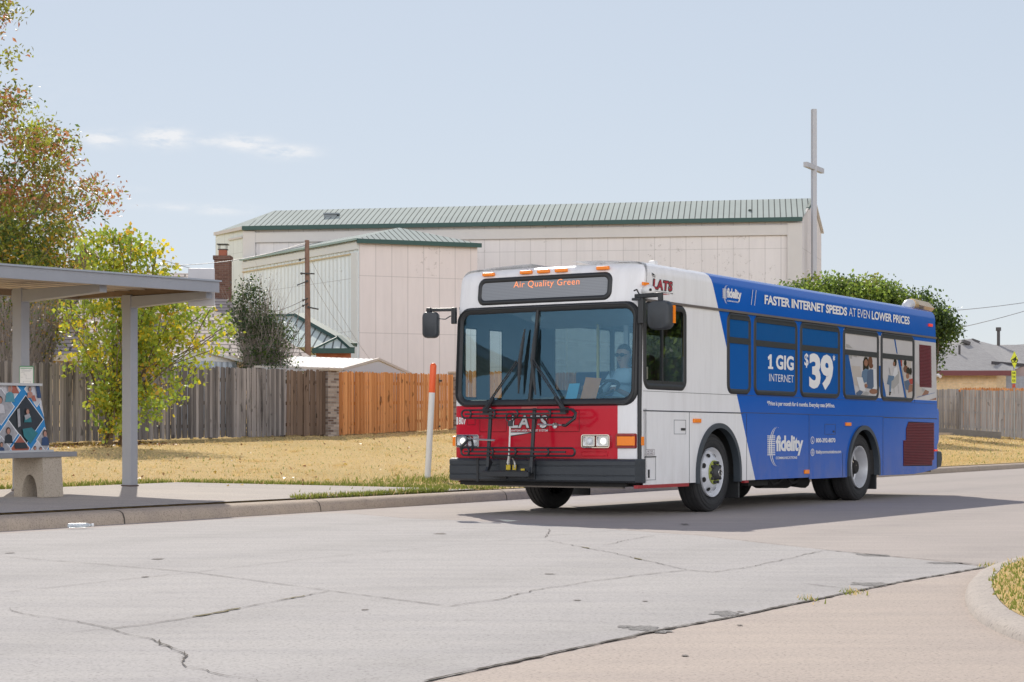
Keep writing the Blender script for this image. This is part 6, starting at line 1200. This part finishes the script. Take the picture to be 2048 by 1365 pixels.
# ------------------------------------------------------------------ the driver, seated behind the wheel
m_skin = M('skin', (.42, .24, .17), .55, .1, 12); m_shirt = M('pale_blue_shirt', (.38, .50, .60), .8, .1, 9); m_trou = M('navy_trousers', (.03, .035, .06), .85); m_hair = M('brown_hair', (.035, .025, .02), .6, .3, 20)
def skin_body(name, nodes, edges, pos, rz, mats, pick):
    me = bpy.data.meshes.new(name); me.from_pydata([n[0] for n in nodes], edges, []); o = bpy.data.objects.new(name, me); COL.objects.link(o)
    o.modifiers.new('skin', 'SKIN'); sv = me.skin_vertices[0].data
    for v, n in zip(sv, nodes): v.radius = n[1] if isinstance(n[1], tuple) else (n[1], n[1])
    sv[0].use_root = True; sb = o.modifiers.new('sub', 'SUBSURF'); sb.levels = sb.render_levels = 2
    ev = o.evaluated_get(bpy.context.evaluated_depsgraph_get()); m2 = bpy.data.meshes.new_from_object(ev); bpy.data.objects.remove(o); o = bpy.data.objects.new(name, m2); COL.objects.link(o)
    m2.materials.clear(); [m2.materials.append(m) for m in mats]
    for p in m2.polygons: p.material_index = pick(p.center); p.use_smooth = True
    o.location = pos; o.rotation_euler = (0, 0, rz); return o
# local frame of the figure: -x faces the road ahead, y across the bus, origin on the seat
N_ = [((0, 0, .10), (.15, .17)), ((.03, 0, .26), (.13, .155)), ((.04, 0, .42), (.125, .175)), ((.03, 0, .53), (.10, .15)), ((.01, 0, .60), .055), ((-.01, 0, .655), .058), ((-.02, 0, .73), (.095, .075)), ((-.015, 0, .81), (.10, .078)), ((-.005, 0, .87), (.06, .05))]
E_ = [(i, i + 1) for i in range(8)]
def add_(p, r, frm): N_.append((p, r)); E_.append((frm, len(N_) - 1)); return len(N_) - 1
for sy, hx, hz, hy in ((-1, -.55, .34, -.19), (1, -.56, .36, .20)):
    a = add_((.02, sy * .19, .50), .062, 3); b_ = add_((-.10, sy * .27, .28), .048, a); c_ = add_((-.34, sy * .25, .27), .036, b_); d_ = add_((hx + .06, hy, hz - .01), .026, c_); h_ = add_((hx, hy, hz), (.026, .036), d_)
    for k in range(4):
        yo = (k - 1.5) * .019; f1 = add_((hx - .045 + .004 * abs(k - 1), hy + yo, hz + .018), .009, h_); f2 = add_((hx - .066, hy + yo, hz - .005), .0085, f1); add_((hx - .056, hy + yo, hz - .027 + .004 * (k == 3)), .0075, f2)
    t1 = add_((hx - .012, hy - sy * .036, hz + .004), .010, h_); add_((hx - .038, hy - sy * .042, hz - .008), .0085, t1)
    g1 = add_((-.10, sy * .10, .06), .085, 0); g2 = add_((-.48, sy * .14, .06), .062, g1); g3 = add_((-.50, sy * .14, -.38), .045, g2); add_((-.64, sy * .14, -.42), .038, g3)
def pick(c):
    if c.z > .605: return 0
    if c.x < -.36 and c.z > .22: return 0
    return 1 if (c.z > .14 and c.x > -.40) else 2
drv_p = bus_w(-.95, .76, 1.15)
drv = skin_body('person', N_, E_, drv_p, bus.rotation_euler.z, [m_skin, m_shirt, m_trou], pick)
tag(drv, 'bus driver in a pale blue shirt and sunglasses seated at the steering wheel', 'person')
mb = MB()
for k in range(11):                              # hair cap over the back and top of the head
    pass
mb.ball((.008, 0, .800), (.105, .088, .105), 0, 18, 12); mb.v = [(x if x > -.055 or z > .845 else -.055 + (x + .055) * .25, y, z if x < .05 or z > .74 else .74) for x, y, z in mb.v]; mb.build('hair', m_hair, drv, smooth=True)
mb = MB()
for sy in (-1, 1): mb.ball((-.113, sy * .036, .765), (.012, .032, .024), 0, 12, 8); mb.tube([(-.10, sy * .066, .768), (.0, sy * .08, .768)], .004, 4)
mb.tube([(-.118, -.012, .77), (-.118, .012, .77)], .004, 4); mb.build('sunglasses', m_black, drv, smooth=True)
mb = MB(); mb.prism([(-.108, 0, .765), (-.138, 0, .725), (-.105, .016, .722)], (0, -.0, .0)); mb.v = []; mb.f = []; mb.mi = []; mb.uv = []; mb.rnd = []
mb.add([(-.108, 0, .765), (-.138, 0, .727), (-.104, .018, .722), (-.104, -.018, .722)], [(0, 1, 2), (0, 3, 1), (1, 3, 2)]); mb.build('nose', m_skin, drv, smooth=True)
mb = MB(); mb.ball((-.106, 0, .695), (.008, .024, .007), 0, 10, 6); mb.build('mouth', M('lips', (.30, .11, .09), .5), drv, smooth=True)
mb = MB(); [mb.ball((.0, sy * .082, .755), (.022, .010, .03), 0, 8, 6) for sy in (-1, 1)]; mb.build('ears', m_skin, drv, smooth=True)

# ------------------------------------------------------------------ the bus stop
m_shel = M('shelter_grey_paint', (.315, .325, .355), .5, .1, 3); m_soff = M('soffit_boards', (.50, .42, .33), .7, .2, 4); m_sbrown = M('shelter_wood', (.20, .14, .09), .7, .2, 5)
A_ = Vector((.486, .874, 0)).normalized(); Q_ = Vector((.874, -.486, 0)).normalized()          # along the kerb, towards the road
PB = Vector((-5.2, 25.0, 0)); PA = PB - A_ * 2.06; PB.z = terrain(PB.x, PB.y); PA.z = terrain(PA.x, PA.y)
st = empty('bus_shelter', tuple(PB)); tag(st, 'open grey steel bus shelter with a flat cantilever roof', 'bus shelter')
def rz_(a): return math.atan2(a.y, a.x)
def zroof(p): return 2.83 + ((p - PB).dot(A_)) * .026      # the shelter follows the gentle climb of the road
for P in (PB, PA):
    zt = zroof(P) + .02; c = CB(PB); c.box((P.x, P.y, (zt + P.z) / 2), (.15, .15, zt - P.z), rz=rz_(A_)); po = c.build('post', m_shel, st, bevel=.006)
    c = CB(PB); c.box((P.x, P.y, P.z + .015), (.17, .17, .03), rz=rz_(A_)); c.build('base_plate', M('rusty_plate', (.10, .07, .06), .7, .4, 30) if 'rusty_plate' not in bpy.data.materials else bpy.data.materials['rusty_plate'], po)
    c = CB(PB); z = zroof(P); e = P + Q_ * 1.36; b = P - Q_ * .10; sd = A_ * .065
    pr = [(b.x, b.y, z - .165), (b.x, b.y, z + .0), (e.x, e.y, z + .02), (e.x, e.y, z - .075)]; c.prism([Vector(q) - sd for q in pr], sd * 2); c.build('roof_arm', m_shel, st, bevel=.006)
r1 = PB + A_ * .02 + Q_ * 1.52; RIGHT = .10
def rp(a, q, dz=0.): p = PB + A_ * a + Q_ * q; return Vector((p.x, p.y, zroof(p) + dz))
a0, a1, q0, q1 = -6.4, .02, -.95, 1.50
c = CB(PB); top = [rp(a0, q0, .125), rp(a1, q0, .125), rp(a1, q1, .15), rp(a0, q1, .15)]; c.prism(top, (0, 0, .018)); c.build('roof_deck', m_shel, st)
c = CB(PB); c.prism([rp(a0, q0 + .03, .085), rp(a1 - .03, q0 + .03, .085), rp(a1 - .03, q1 - .03, .11), rp(a0, q1 - .03, .11)], (0, 0, .02))
for k in range(9): q = q0 + .15 + k * .27; c.bar(rp(a0, q, .09 + .01 * k / 9), rp(a1 - .04, q, .09 + .01 * k / 9), .02, .03)
c.build('soffit', m_soff, st)
c = CB(PB); c.bar(rp(a0, q1, .075), rp(a1, q1, .075), .03, .15); c.bar(rp(a1, q1, .075), rp(a1, q0, .06), .03, .13); c.bar(rp(a0, q0, .055), rp(a1, q0, .055), .03, .13); c.build('fascia', m_shel, st, bevel=.004)
c = CB(PB); c.bar(rp(a0, q1 + .02, .152), rp(a1 + .02, q1 + .02, .152), .04, .02); c.build('drip_edge', M('drip_edge', (.35, .38, .42), .45), st)
c = CB(PB); c.bar(rp(a0, q0 + .04, .05), rp(a1 - .04, q0 + .04, .05), .03, .10); c.bar(rp(a1 - .04, q0 + .05, .05), rp(a1 - .04, q1 - .05, .06), .02, .08); c.build('inner_board', m_sbrown, st)
p = at(403, 575, 24.55); c = CB(PB); c.box(tuple(p), (.355, .03, .505), rz=0); pn = c.build('notice_panel', M('panel_back', (.50, .49, .50), .5, .06, 4), st, bevel=.01)
# route map holder on the left post
Zm = PA.y - .12; pc = at(53, 755, Zm); mp = empty('route_map', tuple(pc)); tag(mp, 'small framed route map with a green border on the left shelter post', 'map')
c = CB(pc); fm = lambda u, v, h=0.: Vector((pc.x + u, pc.y - h, pc.z + v)); c.prism([fm(*q) for q in rrect(-.09, .09, -.143, .143, .015)], (0, .02, 0)); c.build('plate', M('map_green', (.10, .28, .16), .5), mp)
c = CB(pc); c.poly([fm(*q, .002) for q in rrect(-.082, .082, -.136, .128, .01)]); c.poly([fm(*q, .003) for q in [(-.075, .118), (.075, .118), (.075, .108), (-.075, .108)]], 1)
for i, (x0, y0, x1, y1) in enumerate([(-.07, .06, -.03, .06), (-.03, .06, -.03, .03), (-.03, .03, -.005, .03), (-.005, .03, -.005, -.02), (-.005, -.02, .06, -.02), (-.07, .0, -.04, 0), (-.04, -.05, .06, -.05), (-.04, -.05, -.04, -.08), (-.04, -.08, .05, -.08), (.05, -.05, .05, -.08), (-.06, .085, .06, .085), (-.06, .075, .05, .075), (.03, .095, .07, .095), (-.065, .095, -.02, .095)]): c.bar(fm(x0, y0, .0035), fm(x1 + 1e-4, y1 + 1e-4, .0035), .0015, .0022, 2)
c.poly([fm(-.05 + .02 * math.cos(t), -.10 + .016 * math.sin(t), .004) for t in np.linspace(0, 6.283, 17)[:-1]], 3); c.build('map_sheet', [m_whitepaint, M('map_header', (.12, .35, .2), .5), M('map_lines', (.25, .27, .3), .5), M('map_seal', (.05, .035, .03), .5)], mp)
# bench with an advertising back
bn_p = Vector((-5.72, 21.85, 0)); bn_p.z = terrain(bn_p.x, bn_p.y); bn = empty('advert_bench', tuple(bn_p), 0); tag(bn, 'concrete bench with a blue diamond photo collage on its leaning back', 'bench')
bz = bn_p.z + .01; SL = .012
def bp_(a, q, z): p = bn_p + A_ * a + Q_ * q; return Vector((p.x, p.y, bz + z + a * SL))
m_bconc = concrete('bench_concrete', (.47, .405, .33), .5); m_seat = M('bench_slab', (.25, .25, .26), .6, .15, 4)
c = CB(bn_p); c.prism([bp_(-2.2, -.16, .47), bp_(.40, -.16, .47), bp_(.40, .36, .47), bp_(-2.2, .36, .47)], (0, 0, .06)); c.build('seat', m_seat, bn, bevel=.008)
for a_ in (.0, -1.65):
    c = CB(bn_p); arch = [(.13 - .12 * math.cos(t), .02 + .25 * math.sin(t)) for t in np.linspace(0, math.pi, 12)]
    out_ = [(-.12, 0), (-.125, .47), (.33, .47), (.36, 0), (.26, 0)]
    pr = [(-.12, 0), (.01, 0)] + arch + [(.25, 0), (.36, 0), (.33, .47), (-.13, .47)]
    n = len(pr); v0 = [bp_(a_ - .16, q, z) for q, z in pr]; v1 = [bp_(a_ + .16, q, z) for q, z in pr]
    c.add(v0 + v1, [(i, (i + 1) % n, n + (i + 1) % n, n + i) for i in range(n)])
    for vv_ in (v0, v1):                          # end faces, split into strips round the arch
        lo = list(range(1, n - 3)); 
        c.add(vv_, [(0, 1, 2, n - 1)] + [(n - 1, i, i + 1) for i in range(2, 8)] + [(n - 1, 8, n - 2)] + [(n - 2, i, i + 1) for i in range(8, n - 3)])
    c.build('pedestal', m_bconc, bn)
def bk(a, t, h=0.): return bp_(a, -.10 + .18 * (1 - t) + h, .53 + t * .80)
c = CB(bn_p); c.prism([bk(-2.2, 0), bk(.23, 0), bk(.23, 1), bk(-2.2, 1)], Q_ * -.05); bb = c.build('backrest', m_whitepaint, bn, bevel=.005)
c = CB(bn_p); c.bar(bk(-2.2, 1.005), bk(.25, 1.005), .09, .03); c.bar(bk(-2.2, .0, .02), bk(.25, .0, .02), .05, .05); c.build('rail', M('bench_rail', (.50, .50, .50), .5), bb)
m_bb = [M('poster_blue', (.012, .20, .46), .4), M('poster_white', (.70, .70, .70), .4), M('poster_dark', (.018, .022, .026), .4, .6, 12), M('poster_teal', (.02, .16, .18), .4, .3, 16), M('poster_grey', (.33, .32, .33), .4, .5, 14), M('poster_skin', (.40, .20, .14), .4, .2, 20), M('poster_shirt', (.08, .25, .30), .4, .3, 18), M('poster_hair', (.05, .03, .022), .4, .3, 20), M('poster_red', (.35, .10, .06), .4, .4, 16), M('poster_navy', (.02, .05, .13), .4, .3, 14), M('poster_pale', (.50, .48, .49), .4, .3, 9)]
# collage drawn in poster units: x leftwards distance from the right end in metres of bench, y = fraction of the height
def ZB(x, y):                                     # from the enlarged detail of the poster to (a, t)
    t = (716 - y) / (716 - 262); xr = 400 - 82 * t; return .23 - (xr - x) / 475.0, t
def clip_poly(pts):
    def cl(P, inside, cut):
        o = []
        for i in range(len(P)):
            a, b = P[i - 1], P[i]
            if inside(b):
                if not inside(a): o.append(cut(a, b))
                o.append(b)
            elif inside(a): o.append(cut(a, b))
        return o
    def lim(k, v, sgn):
        return (lambda p: sgn * (p[k] - v) <= 1e-9), (lambda a, b: tuple(a[j] + (b[j] - a[j]) * (v - a[k]) / (b[k] - a[k]) for j in (0, 1)))
    for k, v, s_ in ((0, .225, 1), (1, .985, 1), (1, .03, -1)):
        if pts: pts = cl(pts, *lim(k, v, s_))
    return pts
c = CB(bn_p); lay = [0]
def pp(mi, pts, raw=False):
    q = clip_poly([p if raw else ZB(*p) for p in pts]); lay[0] += 1
    if len(q) > 2: c.poly([bk(a, t, .002 + .00025 * lay[0]) for a, t in q], mi)
pp(0, [(-2.2, 0), (.3, 0), (.3, 1), (-2.2, 1)], True)
def dia(cx, cy, rx, ry, mi): 
    pp(1, [(cx - rx - 6, cy), (cx, cy - ry - 7), (cx + rx + 6, cy), (cx, cy + ry + 7)]); pp(mi, [(cx - rx, cy), (cx, cy - ry), (cx + rx, cy), (cx, cy + ry)])
dia(213, 496, 136, 160, 2); dia(60, 300, 108, 125, 10); dia(300, 290, 92, 118, 10); dia(20, 410, 100, 120, 4); dia(75, 590, 70, 88, 4); dia(358, 636, 62, 82, 4); dia(165, 690, 72, 88, 8); dia(20, 690, 70, 80, 4); dia(300, 720, 66, 78, 10); dia(365, 400, 40, 95, 10); dia(-130, 500, 110, 150, 10); dia(-260, 330, 110, 150, 4); dia(-290, 640, 110, 150, 9); dia(-420, 480, 110, 150, 2); dia(-580, 350, 110, 150, 8); dia(-580, 640, 110, 150, 10); dia(-740, 480, 110, 150, 4)
def person_print(cx, cy, s_, shirt, hair, skin=5): pp(hair, ell(cx, cy, 16 * s_, 22 * s_)); pp(skin, ell(cx + 1 * s_, cy + 4 * s_, 11 * s_, 17 * s_)); pp(shirt, [(cx - 28 * s_, cy + 75 * s_), (cx - 22 * s_, cy + 30 * s_), (cx - 5 * s_, cy + 22 * s_), (cx + 8 * s_, cy + 22 * s_), (cx + 24 * s_, cy + 32 * s_), (cx + 30 * s_, cy + 75 * s_)])
pp(8, [(60, 262), (130, 262), (160, 320), (110, 320)]); person_print(85, 285, 1.25, 6, 4); person_print(10, 365, 1.2, 10, 7); person_print(222, 440, 1.0, 3, 7); pp(3, [(180, 560), (250, 550), (300, 590), (240, 660), (190, 610)]); pp(4, [(140, 430), (160, 420), (165, 540), (145, 550)]); pp(4, [(195, 470), (235, 455), (245, 480), (205, 500)])
person_print(70, 570, 1.1, 2, 7); person_print(357, 590, 1.1, 9, 7); person_print(275, 690, .7, 9, 7); person_print(320, 695, .7, 8, 7); pp(2, [(110, 650), (200, 650), (220, 690), (120, 690)]); pp(9, [(285, 262), (320, 262), (330, 350), (300, 350)]); person_print(240, 290, .8, 5, 7); person_print(15, 660, .8, 9, 7); pp(8, [(250, 340), (275, 330), (290, 370), (262, 372)])
c.build('collage_poster', m_bb, bb)
# marker post
pb = Tpx(855, 958); mk = empty('marker_post', tuple(pb)); tag(mk, 'white marker post with an orange top on the lawn left of the bus', 'marker post'); dk = at(867, 727, pb.y - .05) - at(855, 958, pb.y); L_ = dk.length; dk.normalize()
c = CB(pb); c.tube([pb - dk * .05, pb + dk * L_ * .75], .05, 16); c.build('tube', m_whitepaint, mk, smooth=True)
c = CB(pb); hgt_ = L_; c.tube([pb + dk * L_ * .745, pb + dk * (L_ - .05)] + [pb + dk * (L_ - .05 + .05 * math.sin(a)) for a in (.5, 1., 1.4)], [.054, .054, .047, .03, .01], 16); c.build('sleeve', M('orange_sleeve', (.85, .12, .02), .4, .06), mk, smooth=True)
# bottle in the gutter
bo = G(161, 1051, .04); bt = empty('plastic_bottle', tuple(bo)); tag(bt, 'crushed clear plastic bottle lying in the gutter below the kerb', 'bottle'); d_ = (A_ * .85 + Q_ * .45).normalized()
n_ = Nd('cloudy_plastic'); n_.b.inputs['Transmission Weight'].default_value = .45; n_.bump(n_.noise(40, 3), .6, .01); m_bot = n_.done((.72, .78, .82), .25)
c = CB(bo); c.tube([bo + d_ * t for t in (-.13, -.125, -.09, -.05, -.04, .0, .04, .07, .10, .115)], [.015, .028, .030, .026, .030, .027, .030, .025, .012, .011], 14); c.v = [(x, y, bo.z + (z - bo.z) * .8) for x, y, z in c.v]; c.build('body', m_bot, bt, smooth=True)
c = CB(bo); c.tube([bo + d_ * .113, bo + d_ * .135], .017, 10); c.build('cap', m_whitepaint, bt)
